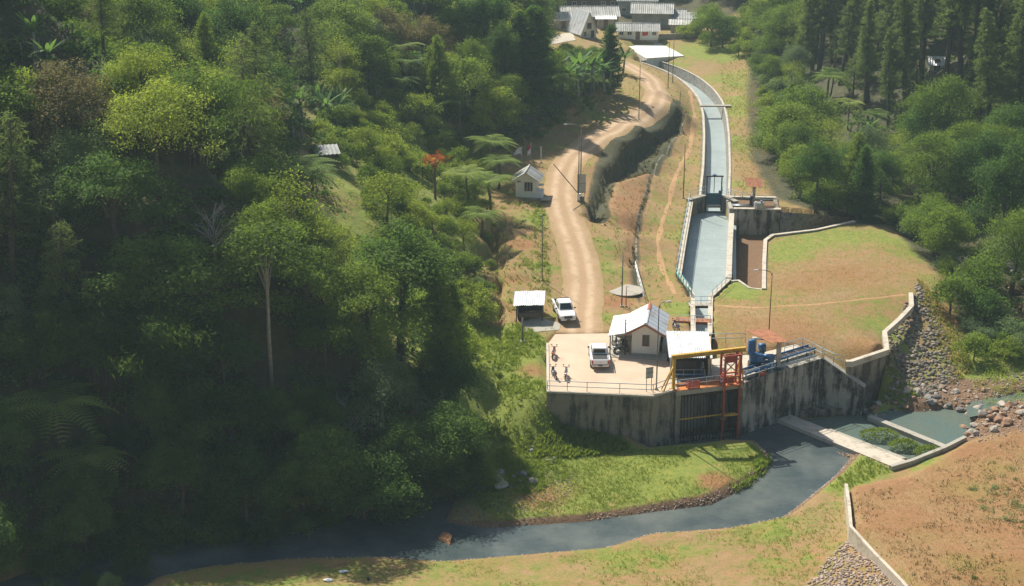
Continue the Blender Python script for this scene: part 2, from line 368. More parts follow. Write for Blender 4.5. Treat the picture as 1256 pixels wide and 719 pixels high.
# ---------------------------------------------------------------- mesh helpers
def tag(o, label=None, cat=None, group=None, kind=None):
    if label: o['label'] = label
    if cat: o['category'] = cat
    if group: o['group'] = group
    if kind: o['kind'] = kind
    return o
def empty(name, loc=(0, 0, 0), rz=0, label=None, cat=None, group=None):
    o = bpy.data.objects.new(name, None); COL.objects.link(o); o.location = loc; o.rotation_euler = (0, 0, rz)
    o.empty_display_size = .3
    return tag(o, label, cat, group)
def np_mesh(name, V, Q, tone=None, smooth=False, tris=False):
    me = bpy.data.meshes.new(name); k = 3 if tris else 4
    V = np.asarray(V, np.float32); Q = np.asarray(Q, np.int32)
    me.vertices.add(len(V)); me.vertices.foreach_set('co', V.ravel())
    me.loops.add(Q.size); me.loops.foreach_set('vertex_index', Q.ravel())
    me.polygons.add(len(Q)); me.polygons.foreach_set('loop_start', np.arange(0, Q.size, k, dtype=np.int32))
    if smooth: me.polygons.foreach_set('use_smooth', np.ones(len(Q), bool))
    if tone is not None:
        a = me.attributes.new('tone', 'FLOAT', 'POINT'); a.data.foreach_set('value', np.asarray(tone, np.float32))
    me.update(); me.validate()
    return me
def link(name, me, mat=None, parent=None, loc=None):
    o = bpy.data.objects.new(name, me); COL.objects.link(o)
    if mat is not None and not me.materials: me.materials.append(mat)
    if parent: o.parent = parent
    if loc is not None: o.location = loc
    return o
class MB:
    def __init__(s): s.v = []; s.f = []; s.sm = []
    def add(s, vs, fs, smooth=False):
        b = len(s.v); s.v += [tuple(v) for v in vs]; s.f += [tuple(i+b for i in f) for f in fs]; s.sm += [smooth]*len(fs); return s
    def box(s, c, size, rz=0, taper=1.0, rot=None):
        x, y, z = (k/2 for k in size); out = []
        mt = rot if rot is not None else Matrix.Rotation(rz, 3, 'Z')
        for sz in (-1, 1):
            k = taper if sz > 0 else 1
            for sx, sy in ((-1, -1), (1, -1), (1, 1), (-1, 1)):
                out.append(mt @ Vector((sx*x*k, sy*y*k, sz*z))+Vector(c))
        return s.add(out, [(3, 2, 1, 0), (4, 5, 6, 7), (0, 1, 5, 4), (1, 2, 6, 5), (2, 3, 7, 6), (3, 0, 4, 7)])
    def tube(s, pts, r, n=8, cap=True):
        pts = [Vector(p) for p in pts]; rr = r if isinstance(r, (list, tuple)) else [r]*len(pts)
        base = len(s.v); up = None; vs = []; fs = []
        for i, p in enumerate(pts):
            t = (pts[min(i+1, len(pts)-1)]-pts[max(i-1, 0)]).normalized()
            if up is None:
                up = Vector((0, 0, 1)) if abs(t.z) < .9 else Vector((1, 0, 0))
            a = t.cross(up).normalized(); b = a.cross(t).normalized(); up = b
            for k in range(n):
                an = 2*math.pi*k/n; vs.append(p+(a*math.cos(an)+b*math.sin(an))*rr[i])
        for i in range(len(pts)-1):
            for k in range(n):
                fs.append((i*n+k, i*n+(k+1) % n, (i+1)*n+(k+1) % n, (i+1)*n+k))
        s.add(vs, fs, n > 5)
        if cap:
            s.f.append(tuple(base+k for k in range(n))[::-1]); s.f.append(tuple(base+(len(pts)-1)*n+k for k in range(n))); s.sm += [False, False]
        return s
    def prism(s, P, z0, z1):
        n = len(P); A = sum(P[i][0]*P[(i+1) % n][1]-P[(i+1) % n][0]*P[i][1] for i in range(n))
        if A < 0: P = P[::-1]
        g = lambda z, p: z if not callable(z) else z(p[0], p[1])
        vs = [(p[0], p[1], g(z0, p)) for p in P]+[(p[0], p[1], g(z1, p)) for p in P]
        return s.add(vs, [tuple(range(n))[::-1], tuple(range(n, 2*n))]+[(i, (i+1) % n, (i+1) % n+n, i+n) for i in range(n)])
    def hexa(s, v): return s.add(v, [(3, 2, 1, 0), (4, 5, 6, 7), (0, 1, 5, 4), (1, 2, 6, 5), (2, 3, 7, 6), (3, 0, 4, 7)])
    def slab(s, q, th):     # quad of 4 points given thickness along its normal
        q = [Vector(p) for p in q]; n = (q[1]-q[0]).cross(q[3]-q[0]).normalized()
        return s.hexa([p-n*th for p in q]+q)
    def disc(s, c, r, h, n=20):
        return s.prism([(c[0]+r*math.cos(2*math.pi*k/n), c[1]+r*math.sin(2*math.pi*k/n)) for k in range(n)], c[2], c[2]+h)
    def corr(s, q, n, amp):   # corrugated sheet, waves run from q0q1 edge to q3q2 edge
        q = [Vector(p) for p in q]; nn = (q[1]-q[0]).cross(q[3]-q[0]).normalized(); vs = []
        m = n*4
        for i in range(m+1):
            t = i/m; o = nn*amp*math.cos(i*math.pi/2)
            a = q[0].lerp(q[1], t)+o; b = q[3].lerp(q[2], t)+o
            vs += [a, b]
        k = len(vs); vs += [Vector(v)-nn*.03 for v in vs]
        fs = [(2*i, 2*i+2, 2*i+3, 2*i+1) for i in range(m)]+[(k+2*i+1, k+2*i+3, k+2*i+2, k+2*i) for i in range(m)]
        fs += [(2*i+2, 2*i, k+2*i, k+2*i+2) for i in range(m)]+[(2*i+1, 2*i+3, k+2*i+3, k+2*i+1) for i in range(m)]
        fs += [(0, 1, k+1, k), (2*m+1, 2*m, k+2*m, k+2*m+1)]
        return s.add(vs, fs)
    def mesh(s, name):
        me = bpy.data.meshes.new(name); me.from_pydata(s.v, [], s.f); me.polygons.foreach_set('use_smooth', s.sm); me.update(); return me
    def build(s, name, mat, parent=None, bevel=0, loc=None):
        o = link(name, s.mesh(name), mat, parent, loc)
        if bevel:
            b = o.modifiers.new('bevel', 'BEVEL'); b.width = bevel; b.segments = 1; b.limit_method = 'ANGLE'
        return o
def copy_tree(o, parent=None):
    c = o.copy(); COL.objects.link(c)
    if parent: c.parent = parent
    for ch in list(o.children): copy_tree(ch, c)
    return c
def bar(p, q, r, n=6): return MB().tube([p, q], r, n)

# ---------------------------------------------------------------- the ground as one sheet
def zone(pts, blend, zpoly=0):
    return 1-sstep(-blend*.3, blend, sdist(X, Y, poly(pts, zpoly)))
def blob(px, py, r):
    g = ground(px, py); return np.exp(-((X-g.x)**2+(Y-g.y)**2)/(r*r))
lush = np.full(X.shape, .40); soil = np.zeros(X.shape); forest = np.zeros(X.shape); mud = np.zeros(X.shape)
lush = np.maximum(lush, 1.0*zone([(575,400),(640,420),(668,430),(672,485),(700,545),(600,570),(560,520)], 3, -1))
lush = np.maximum(lush, .8*zone([(560,600),(690,545),(800,555),(930,550),(940,575),(800,625),(620,640)], 2, -5))
lush = np.maximum(lush, .55*zone([(180,720),(330,695),(600,690),(760,676),(1000,625),(1040,590),(1038,650),(960,660),(700,719),(500,760),(200,760)], 3, -4.8))
lush = np.maximum(lush, .95*zone([(1010,600),(1060,560),(1095,575),(1040,600)], 2, -4.6))
for a, b, r, k in [(1130,300,7,.5),(1000,300,7,.45),(960,330,5,.4),(1080,410,4,.4),(1020,350,6,.2),(905,352,4,.75),(838,380,3,.9),(740,300,4,.5),(760,340,4,.55),(742,390,2.2,.7),(915,180,8,.75),(915,130,10,.85),(930,95,14,.6),(950,225,6,.4),(905,225,4,.6),(840,330,4,.6),(815,270,4,.5),(735,330,5,.6),(745,260,5,.55),
                   (840,300,4,.4),(850,200,4,.45),(800,330,5,.45),(660,270,5,.6),(665,330,4,.5),(650,430,5,.6),(600,480,6,.9),(1100,485,4,.7),(1215,455,7,.8),(1190,470,5,.8),(1190,600,4,.75),(1180,690,3,.8),(1230,700,4,.7),(1130,660,3,.6),(1150,570,4,.6),(1225,575,4,.7),(1120,560,3,.6),(1210,630,3,.4),
                   (880,60,14,.7),(740,230,4,.45),(720,130,5,.6),(760,180,5,.4),(830,80,6,.6)]:
    lush = np.maximum(lush, k*blob(a, b, r)+.1)
road_px = [(712,412),(712,390),(716,350),(712,320),(704,295),(692,262),(688,240),(691,215),(703,192),(727,173),(756,158),(786,143),(804,129),(808,114),(799,99),(786,89),(772,81),(758,75)]
road_w = np.array([(g.x, g.y) for g in (ground(a, b) for a, b in road_px)])
rd = line_dist(X, Y, road_w)[0]
soil = np.maximum(soil, .5*sstep(4.0, 1.8, rd))
for a, b, r, k in [(640,300,2.2,1),(632,345,2.5,.7),(640,380,3,.7),(720,375,4,.7),(690,300,4,.4),(756,372,2.5,1),(630,425,3,.4),(655,455,2.5,.7),(660,610,4,.7),(880,590,2.5,.9),(740,545,4,.5),(730,640,3,.5),(1050,640,4,.3),(1180,560,6,.4),(1120,640,8,.35),(700,600,3,.45),(520,655,3,.6),(545,660,1.5,1),(950,240,4,.5),(930,205,5,.5),(800,300,5,.4),(800,75,8,.4),(480,225,3,.7),(300,400,4,.5),(590,345,3,.6),(600,300,3,.6)]:
    soil = np.maximum(soil, k*blob(a, b, r))
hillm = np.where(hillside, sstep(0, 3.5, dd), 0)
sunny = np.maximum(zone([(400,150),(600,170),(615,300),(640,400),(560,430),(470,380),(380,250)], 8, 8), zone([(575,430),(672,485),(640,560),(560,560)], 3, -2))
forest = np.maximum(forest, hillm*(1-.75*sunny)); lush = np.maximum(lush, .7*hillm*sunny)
cut = zone([(722,270),(724,243),(740,204),(763,172),(789,155),(832,129),(840,150),(820,185),(800,216),(782,288),(786,360),(776,340),(768,290),(758,262),(742,277)], .8, 1.2)
bench = zone([(750,262),(762,225),(795,216),(775,280),(770,320),(762,300)], .8, 1)
forest = np.maximum(forest, .66*cut*(1-bench)); soil = np.maximum(soil, .5*cut*bench); soil = np.maximum(soil, .4*cut); lush = np.where(cut > .3, .2, lush)  # cut face: shade of the steep slope put into its grass and soil colour
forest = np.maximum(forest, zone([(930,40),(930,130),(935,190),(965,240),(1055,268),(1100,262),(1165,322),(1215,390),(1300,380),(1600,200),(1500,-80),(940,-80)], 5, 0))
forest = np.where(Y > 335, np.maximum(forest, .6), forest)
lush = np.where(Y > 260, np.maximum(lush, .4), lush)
mud = sstep(.9, .1, np.abs(sdist(X, Y, POLY['river']))-.25)*(X < 36)*.9
mud = mud*np.where(hillside, .15, 1)
mud = np.maximum(mud, .8*zone([(1112,500),(1150,470),(1256,470),(1256,525),(1180,540),(1120,500)], 1.5, -4.5))
mud = np.maximum(mud, .9*zone([(905,262),(955,260),(941,292),(940,352),(925,352),(899,340)], .5, -2))
emb = 1-sstep(-1, 1, sdist(X, Y, POLY['embankment'])); lush = np.where(emb > .5, lush-.12, lush)
soil = np.maximum(soil, .62*emb)
for a, b, r, k in [(960,405,8,.68),(1040,335,9,.6),(985,345,7,.62),(1060,425,5,.6),(1100,330,5,.5),(915,395,5,.55),(930,160,5,.45),(925,215,5,.5),(820,280,4,.45),(700,705,6,.45),(900,665,5,.4),(600,700,5,.45)]:
    soil = np.maximum(soil, k*blob(a, b, r))
for a, b, r, k in [(1020,290,8,.75),(1090,292,6,.7),(960,312,5,.7),(1125,315,5,.65),(1085,405,4,.7),(1105,425,3,.7),(905,360,3,.85),(980,300,6,.6)]:
    lush = np.maximum(lush, k*blob(a, b, r)+.1)
n0, n1 = X.shape
idx = np.arange(n0*n1).reshape(n0, n1)
Q = np.stack([idx[:-1, :-1], idx[1:, :-1], idx[1:, 1:], idx[:-1, 1:]], -1).reshape(-1, 4)
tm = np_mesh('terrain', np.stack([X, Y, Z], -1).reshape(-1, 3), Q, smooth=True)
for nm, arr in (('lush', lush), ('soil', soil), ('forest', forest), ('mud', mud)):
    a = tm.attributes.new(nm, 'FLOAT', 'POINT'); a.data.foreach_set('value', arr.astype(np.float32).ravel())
def terrain_mat():
    m, nt, bs = new_mat('ground cover'); bs.inputs['Roughness'].default_value = .97
    p = wpos(nt)
    big = noise(nt, .16, 8, p, .68); mid = noise(nt, .9, 8, p, .72); fine = noise(nt, 6, 5, p, .75)
    A = lambda n: N(nt, 'ShaderNodeAttribute', attribute_name=n).outputs['Fac']
    dry = mixc(nt, ramp(nt, mid, .34, .66), (.38, .24, .11), (.28, .2, .07))
    dry = mixc(nt, ramp(nt, big, .40, .62), dry, (.37, .175, .08))
    gr = mixc(nt, ramp(nt, mid, .35, .65), (.275, .295, .042), (.16, .225, .028))
    def sel(att, k=1.1, lo=.38, hi=.62, f=None):
        nn = math_(nt, 'ADD', math_(nt, 'MULTIPLY', big, .45), math_(nt, 'MULTIPLY', mid, .4)); nn = math_(nt, 'ADD', nn, math_(nt, 'MULTIPLY', fine, .15))
        return ramp(nt, math_(nt, 'ADD', A(att), math_(nt, 'MULTIPLY', math_(nt, 'SUBTRACT', nn, .5), k*1.5)), lo, hi)
    c = mixc(nt, sel('lush', 2.1, .3, .7), dry, gr)
    c = mixc(nt, sel('soil', 1.0, .35, .75), c, mixc(nt, ramp(nt, fine, .3, .7), (.38, .18, .072), (.27, .125, .05)))
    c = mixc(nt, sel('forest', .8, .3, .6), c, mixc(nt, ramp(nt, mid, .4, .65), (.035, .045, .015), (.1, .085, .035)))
    c = mixc(nt, sel('mud', .5, .4, .7), c, mixc(nt, ramp(nt, fine, .35, .65), (.26, .14, .07), (.15, .09, .05)))
    c = mixc(nt, math_(nt, 'MULTIPLY', ramp(nt, fine, .38, .68), .42), c, (.085, .07, .03))
    nt.links.new(c, bs.inputs['Base Color'])
    bump(nt, bs, math_(nt, 'ADD', math_(nt, 'MULTIPLY', fine, .4), mid), .7, .25)
    return m
MT['terrain'] = terrain_mat()
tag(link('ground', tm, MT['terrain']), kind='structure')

def strip(name, W_, width, mat, off=.05, step=.7, across=7, wob=.18, kind='structure'):
    P = np.array(W_, float); seg = np.hypot(*np.diff(P, axis=0).T); s = np.concatenate([[0], np.cumsum(seg)])
    t = np.arange(0, s[-1], step); xs = np.interp(t, s, P[:, 0]); ys = np.interp(t, s, P[:, 1])
    for _ in range(4):
        xs[1:-1] = (xs[:-2]+2*xs[1:-1]+xs[2:])/4; ys[1:-1] = (ys[:-2]+2*ys[1:-1]+ys[2:])/4
    dx = np.gradient(xs); dy = np.gradient(ys); L = np.hypot(dx, dy); nx, ny = dy/L, -dx/L
    V = []; T = []
    for k in range(across):
        u = k/(across-1)*2-1
        wv = width*(1+wob*(vnoise(t*.5+(0 if u < 0 else 50), t*0+3)-.5)*2)/2
        x = xs+nx*u*wv; y = ys+ny*u*wv
        V.append(np.stack([x, y, H(x, y)+off-(0.06 if abs(u) > .99 else 0)], -1)); T.append(np.full(len(t), u))
    V = np.array(V).transpose(1, 0, 2); n = len(t); I = np.arange(n*across).reshape(n, across)
    Qs = np.stack([I[:-1, :-1], I[:-1, 1:], I[1:, 1:], I[1:, :-1]], -1).reshape(-1, 4)
    me = np_mesh(name, V.reshape(-1, 3), Qs, tone=np.array(T).T.ravel(), smooth=True)
    return tag(link(name, me, mat), kind=kind)
def road_mat():
    m, nt, bs = new_mat('stony dirt track'); bs.inputs['Roughness'].default_value = .95
    p = wpos(nt); u = N(nt, 'ShaderNodeAttribute', attribute_name='tone').outputs['Fac']
    au = math_(nt, 'ABSOLUTE', u, 0)
    tr = ramp(nt, math_(nt, 'ABSOLUTE', math_(nt, 'SUBTRACT', au, .36), 0), .26, .06)
    f = noise(nt, 5, 6, p, .75); g = noise(nt, .6, 6, p, .7)
    c = mixc(nt, ramp(nt, f, .35, .65), (.45, .295, .165), (.34, .22, .12))
    c = mixc(nt, math_(nt, 'MULTIPLY', tr, ramp(nt, g, .3, .6)), c, (.56, .41, .26))
    c = mixc(nt, math_(nt, 'MULTIPLY', ramp(nt, g, .55, .7), .5), c, (.4, .2, .09))
    e = math_(nt, 'ADD', au, math_(nt, 'MULTIPLY', math_(nt, 'SUBTRACT', g, .5), 1.2))
    c = mixc(nt, ramp(nt, e, .62, .9), c, mixc(nt, ramp(nt, f, .38, .62), (.40, .265, .125), (.27, .2, .08)))
    nt.links.new(c, bs.inputs['Base Color']); bump(nt, bs, f, .6, .1)
    return m
MT['road'] = road_mat()
strip('dirt_road', road_w, 5.0, MT['road'], wob=.05)
def gpath(pts): return [(g.x, g.y) for g in (ground(a, b) for a, b in pts)]
strip('footpath', gpath([(846,112),(852,143),(847,180),(829,217),(822,244),(806,295),(811,327),(829,363)]), .75, MT['path'], .045, .5, 3, .5)
strip('footpath', gpath([(874,381),(930,378.5),(1000,375),(1060,368),(1113,363)]), .55, MT['path'], .045, .5, 3, .5)
strip('footpath', gpath([(1152,374),(1170,394),(1196,429)]), .6, MT['soil'], .05, .5, 3, .5)
strip('drain_channel', gpath([(838,152),(803,210),(783,263),(780,306),(783,348),(789,366)]), .26, MT['wall_conc'], .06, .6, 3, .05)

# ---------------------------------------------------------------- water
def sheet(name, P, z, mat):
    return tag(MB().add([(p[0], p[1], z) for p in (P if sum(P[i][0]*P[(i+1) % len(P)][1]-P[(i+1) % len(P)][0]*P[i][1] for i in range(len(P))) > 0 else P[::-1])], [tuple(range(len(P)))]).build(name, mat), kind='structure')
sheet('river_water', [(-110, 60), (36.5, 60), (36.5, 130), (29, 142.5), (-20, 143), (-110, 125)], -5.5, MT['river'])
sheet('basin_water', poly([(848,248),(903,248),(903,345),(880,366),(875,414),(845,414),(842,366),(826,340)], -1.9), -1.9, MT['canal'])
sheet('weir_water', poly([(975,516),(1062,508),(1168,551),(1108,568)], -5.36), -5.36, MT['pool'])
sheet('stream_water', poly([(1188,512),(1256,499),(1345,493),(1345,468),(1256,472),(1182,490)], -4.62), -4.62, MT['pool'])
sheet('pool_water', poly([(1058,506),(1170,556),(1215,535),(1256,515),(1256,480),(1150,488),(1080,495)], -5.08), -5.08, MT['pool'])

# ---------------------------------------------------------------- big concrete works
def offset(P, w):
    P = [Vector(p[:2]) for p in P]; out = []
    for i, p in enumerate(P):
        ds = []
        if i: ds.append((p-P[i-1]).normalized())
        if i < len(P)-1: ds.append((P[i+1]-p).normalized())
        nrm = [Vector((-q.y, q.x)) for q in ds]
        a = sum(nrm, Vector((0, 0)))/len(nrm); a = a/max(.3, a.length_squared)
        out.append(p+a*w)
    return out
def band(mb, P, w, z0, z1):     # wall of thickness w to the left of the line P; z1 may be a list
    A = [Vector(p[:2]) for p in P]; B = offset(P, w)
    zz = z1 if isinstance(z1, (list, tuple)) else [z1]*len(A)
    zb = z0 if isinstance(z0, (list, tuple)) else [z0]*len(A)
    vs = []; fs = []
    for i in range(len(A)):
        vs += [(*A[i], zb[i]), (*B[i], zb[i]), (*B[i], zz[i]), (*A[i], zz[i])]
    for i in range(len(A)-1):
        a = 4*i; b = a+4
        for k in range(4): fs.append((a+k, b+k, b+(k+1) % 4, a+(k+1) % 4))
    fs += [(3, 2, 1, 0), tuple(4*(len(A)-1)+k for k in range(4))]
    mb.add(vs, fs)
    mb2 = bmesh.new()
    return mb
def fixn(o):
    bm = bmesh.new(); bm.from_mesh(o.data); bmesh.ops.recalc_face_normals(bm, faces=bm.faces); bm.to_mesh(o.data); bm.free(); return o

pave_poly = poly([(672,480),(801,485.4),(828.5,477),(828.5,440),(872,440),(872,409),(742,409),(681,410),(671,423)], 0)
tag(MB().prism([tuple(p) for p in pave_poly], -1.0, 0).build('yard_pavement', MT['pave']), kind='structure')
# left retaining wall
lw = [U(670,422,0), U(670.5,481.5,0), U(801,487,0), U(830,478.5,0), U(831,455,0)]
t = empty('retaining_wall', (*lw[2], -5.5), 0, 'stained concrete retaining wall under the paved yard, left of the trash rack', 'retaining wall', None)
rel = lambda P, o: [(p[0]-o[0], p[1]-o[1]) for p in P]
fixn(band(MB(), rel(lw[1:], lw[2]), .55, -1.6, 5.44).build('wall', MT['wall_conc'], t))
fixn(band(MB(), [(p[0]-.0, p[1]-.14) for p in rel(lw[1:4], lw[2])], .5, -1.6, .55).build('footing', MT['wall_conc'], t))
fixn(band(MB(), rel(lw, lw[2]), .26, 5.3, 5.62).build('kerb', MT['conc_pale'], t))
# intake: deck, piers, back wall
GL, GR = Vector(U(830,480,0)), Vector(U(912,470.5,0))
gd = (GR-GL).normalized(); gn = Vector((-gd.y, gd.x)); glen = (GR-GL).length
def GP(u, v, z): q = GL+gd*u+gn*v; return Vector((q.x, q.y, z))
def gbox(mb, u0, u1, v0, v1, z0, z1): return mb.hexa([GP(u0,v0,z0),GP(u1,v0,z0),GP(u1,v1,z0),GP(u0,v1,z0),GP(u0,v0,z1),GP(u1,v0,z1),GP(u1,v1,z1),GP(u0,v1,z1)])
t = empty('intake_block', GP(0, 0, -5.5), 0, 'concrete intake opening behind the trash rack, with an orange edged deck on top', 'intake')
t.matrix_world  # children are built in world space and re-based below
def adopt(o, root):
    o.parent = root; o.matrix_parent_inverse = Matrix.Translation(root.location).inverted() if root.rotation_euler.z == 0 else root.matrix_basis.inverted(); return o
adopt(gbox(MB(), -.05, .5, .02, 4.2, -7, -.46).build('pier', MT['wall_conc'], None), t)
adopt(gbox(MB(), glen-.5, glen, .05, 4.2, -7, -.46).build('pier', MT['wall_conc'], None), t)
adopt(gbox(MB(), 4.35, 4.75, .5, 4.2, -7, -.46).build('pier', MT['wall_conc'], None), t)
adopt(gbox(MB(), .5, glen-.5, 2.2, 2.6, -7, -.46).build('back_wall', MT['conc'], None), t)
adopt(gbox(MB(), -.05, glen+.2, -.05, 4.4, -.45, -.02).build('deck_slab', MT['conc'], None), t)
adopt(gbox(MB(), .1, glen-1.9, .02, 1.0, -.015, .05).build('deck_plate', MT['orange'], None), t)
adopt(gbox(MB(), .3, glen-1.9, 1.02, 1.16, -.01, .3).build('deck_beam', MT['orange'], None), t)
adopt(gbox(MB(), .5, glen-.5, .3, .9, -7, -5.35).build('sill', MT['conc'], None), t)
# trash rack: every bar a part
t = empty('trash_rack', GP(0, 0, -5.5), 0, 'black vertical bar trash rack with two yellowish cross rails at the water intake', 'trash rack')
bm_ = bar((0, 0, 0), (0, .25, 5.1), .055, 6).mesh('rack_bar')
for k in range(13):
    o = link('rack_bar', bm_, MT['black_steel']); o.location = GP(.62+k*.335, .02, -5.7); o.rotation_euler = (0, 0, math.atan2(gd.y, gd.x)); adopt(o, t)
for k in range(4):
    o = link('rack_bar', bm_, MT['black_steel']); o.location = GP(5.15+k*.32, .02, -5.7); o.rotation_euler = (0, 0, math.atan2(gd.y, gd.x)); adopt(o, t)
for z, mt, v in ((-3.05, 'yellow', .05), (-4.7, 'black_steel', 0), (-.75, 'black_steel', .2)):
    adopt(gbox(MB(), .4, glen-.7, v-.1, v-.02, z, z+.13).build('cross_rail', MT[mt], None), t)
# right wall of the intake and its wing
rw = [GR, Vector(U(953,457,0)), Vector(U(1009.5,440,0))]
wing = [rw[-1], Vector((35.3, 143.9))]
t = empty('river_wall', (*rw[0], -5.5), 0, 'black stained concrete river wall right of the red hoist frame, with a sloping wing', 'retaining wall')
adopt(fixn(band(MB(), rw, .6, -7, .06).build('wall', MT['wall_conc_dark'], None)), t)
adopt(fixn(band(MB(), wing, .55, -7, [-.05, -2.3]).build('wing_wall', MT['wall_conc_dark'], None)), t)
adopt(fixn(band(MB(), [p-Vector((-.02, .06)) for p in wing], .68, [-.055, -2.31], [.07, -2.18]).build('wing_coping', MT['conc'], None)), t)
adopt(fixn(band(MB(), [Vector(U(952,509,-5.2))-Vector((0,0)), Vector(U(1062,499,-5.2))-Vector((0,.6))], 1.2, -7, [-5.0, -4.9]).build('footing', MT['wall_conc'], None)), t)
walk = [tuple(p) for p in (rw[0]+Vector((-.1,.55)), rw[1]+Vector((-.3,.5)), rw[2]+Vector((-.4,.35)), Vector(U(976,422.5,0)), Vector(U(935,433,0)), Vector(U(873,441,0)), Vector(U(873,462,0)), Vector(U(889,463,0)))]
tag(MB().prism(walk, -1.0, .03).build('walkway_slab', MT['conc_pale']), kind='structure')
# plateau wall + stone slope coping
pw = [Vector((34.2, 145.0)), Vector(U(1090,429.5,0))]
t = empty('plateau_wall', (*pw[0], -4.2), 0, 'brown stained concrete wall below the dry lawn, behind the sloping wing wall', 'retaining wall')
adopt(fixn(band(MB(), [pw[0]-Vector((.6,.0))]+pw, .4, -6, -.02).build('wall', MT['wall_conc'], None)), t)
adopt(fixn(band(MB(), [pw[0]-Vector((.6,.05)), pw[0]+Vector((0,-.05)), pw[1]+Vector((.05,-.05)), Vector(U(1088,408,0)), Vector(U(1106,392,0)), Vector(U(1121,376,0)), Vector(U(1120,360,0))], .5, -.5, .1).build('coping', MT['conc_pale'], None)), t)
adopt(fixn(band(MB(), [pw[1], Vector(U(1088.5,409,0))], .4, -5.5, -.02).build('return_wall', MT['wall_conc'], None)), t)
# weir sills
def sill(name, a, b, c, d, z, zb, lab, mat='conc_pale'):
    P = [tuple(U(*p, z)) for p in (a, b, c, d)]
    o = tag(MB().prism(P, zb, z).build(name, MT[mat]), lab, 'weir')
    return o
sill('weir_sill', (946,511), (1096,573), (1117,567), (970,508.5), -5.12, -7, 'broad pale concrete weir sill crossing the stream in front of the dark wall')
sill('weir_step', (1012,527), (1100,563.5), (1112,561.5), (1020,526), -5.2, -6.5, 'narrow stepped concrete beam just behind the broad weir sill', 'conc')
sill('weir_beam', (1064,511), (1162,551), (1168,548.5), (1068,508), -4.92, -7, 'thin concrete weir beam holding back the blue green pool', 'conc')
eb = [Vector(U(a, b, -4.5)) for a, b in ((1094,574.5),(1120,567),(1160,551),(1186,538))]
tag(fixn(band(MB(), eb, .4, -6, -4.33).build('abutment_kerb', MT['conc'])), 'low concrete kerb along the brown bank at the weir ends', 'kerb')
ek = [Vector(U(1040,592,-3.4)), Vector(U(1043,622,-3.4)), Vector(U(1045,657,-3.3)), Vector(U(1072,688,-3.0)), Vector(U(1108,727,-2.7)), Vector(U(1140,765,-2.5))]
tag(fixn(band(MB(), ek, -.28, -5.6, [float(EMBZ(p.x+.8, p.y))+.16 for p in ek]).build('bank_wall', MT['conc_pale'])), 'thin pale concrete edge wall around the brown bank in the near corner', 'retaining wall')

# ---------------------------------------------------------------- settling basin
def wallpx(name, pts, w, z0, z1, mat, lab, cat='wall', coping=None, zp=0):
    P = [Vector(U(a, b, zp)) for a, b in pts]
    t = empty(name, (*P[0], z0), 0, lab, cat)
    zt = z1 if isinstance(z1, list) else [z1]*len(P)
    adopt(fixn(band(MB(), P, w, z0, zt).build('wall', MT[mat], None)), t)
    if coping:
        s = 1 if w > 0 else -1
        Q = offset(P, -.06*s)
        adopt(fixn(band(MB(), Q, w+.12*s, [z+.003 for z in zt], [z+.13 for z in zt]).build('coping', MT[coping], None)), t)
    return t
wallpx('basin_wall', [(846.5,246),(837,300),(831,338),(847,363),(848,412)], .4, -4.8, .08, 'wall_conc', 'left wall of the settling basin under a pale railing', 'wall', 'conc_pale')
wallpx('basin_wall', [(900,264),(898,300),(896.5,343)], -.55, -4.8, .12, 'masonry', 'right stone wall of the settling basin with a pale pinkish coping', 'wall', 'conc_pale')
wallpx('basin_wall', [(896.5,344),(874,365),(873,412)], -.4, -4.8, .05, 'wall_conc', 'short angled wall where the basin narrows to the intake channel', 'wall', 'conc_pale')
wallpx('lawn_edge_wall', [(897,345.5),(905,345),(918,354),(934,356)], .3, -1.0, .08, 'conc_pale', 'low pale edge wall at the head of the lawn beside the basin', 'kerb')
wallpx('spillway_wall', [(935,356),(935.5,320),(937,296),(946,289.5),(1000,283),(1047,272.5)], -.35, -3.6, .1, 'conc', 'long pale wall curving from the spillway trench along the lawn edge', 'wall', 'conc_pale')
# gate structure
GA, GB = U3(866,241,.3), U3(885,241,.3)
def P3(px, py, z): return U3(px, py, z)
t = empty('sluice_gate', (*U(875,241,.3), -1.9), 0, 'dark teal steel sluice gate in its frame at the head of the basin', 'sluice gate')
gy = GA.y; gx0, gx1 = GA.x+.05, GB.x-.05
for k in range(3):
    adopt(MB().box(((gx0+gx1)/2, gy-.08-.02*(k % 2), -.62+k*.57), (gx1-gx0, .16, .55)).build('gate_panel', MT['teal'], None), t)
for x in (gx0, gx1):
    adopt(MB().box((x, gy, .6), (.14, .22, 5.0)).build('gate_post', MT['black_steel'], None), t)
adopt(MB().box(((gx0+gx1)/2, gy, 3.17), (gx1-gx0+.4, .26, .16)).build('gate_beam', MT['black_steel'], None), t)
adopt(bar(((gx0+gx1)/2, gy, .9), ((gx0+gx1)/2, gy, 3.5), .05).build('spindle', MT['black_steel'], None), t)
adopt(MB().disc(((gx0+gx1)/2, gy, 3.3), .28, .1, 12).build('hand_wheel', MT['blue'], None), t)
adopt(MB().box(((gx0+gx1)/2, gy-.15, -1.1), (gx1-gx0, .3, .3)).build('lintel', MT['conc'], None), t)
adopt(MB().box((gx1-.25, gy-.25, .75), (.3, .3, .9)).build('gear_box', MT['teal'], None), t)
wallpx('gate_pier', [(846.5,246.5),(866,241)], .6, -4.8, .35, 'wall_conc', 'left concrete wing pier of the sluice gate', 'pier', 'conc', .3)
wallpx('gate_pier', [(885,241),(901,248.5)], .6, -4.8, .35, 'wall_conc', 'right concrete wing pier of the sluice gate', 'pier', 'conc', .3)
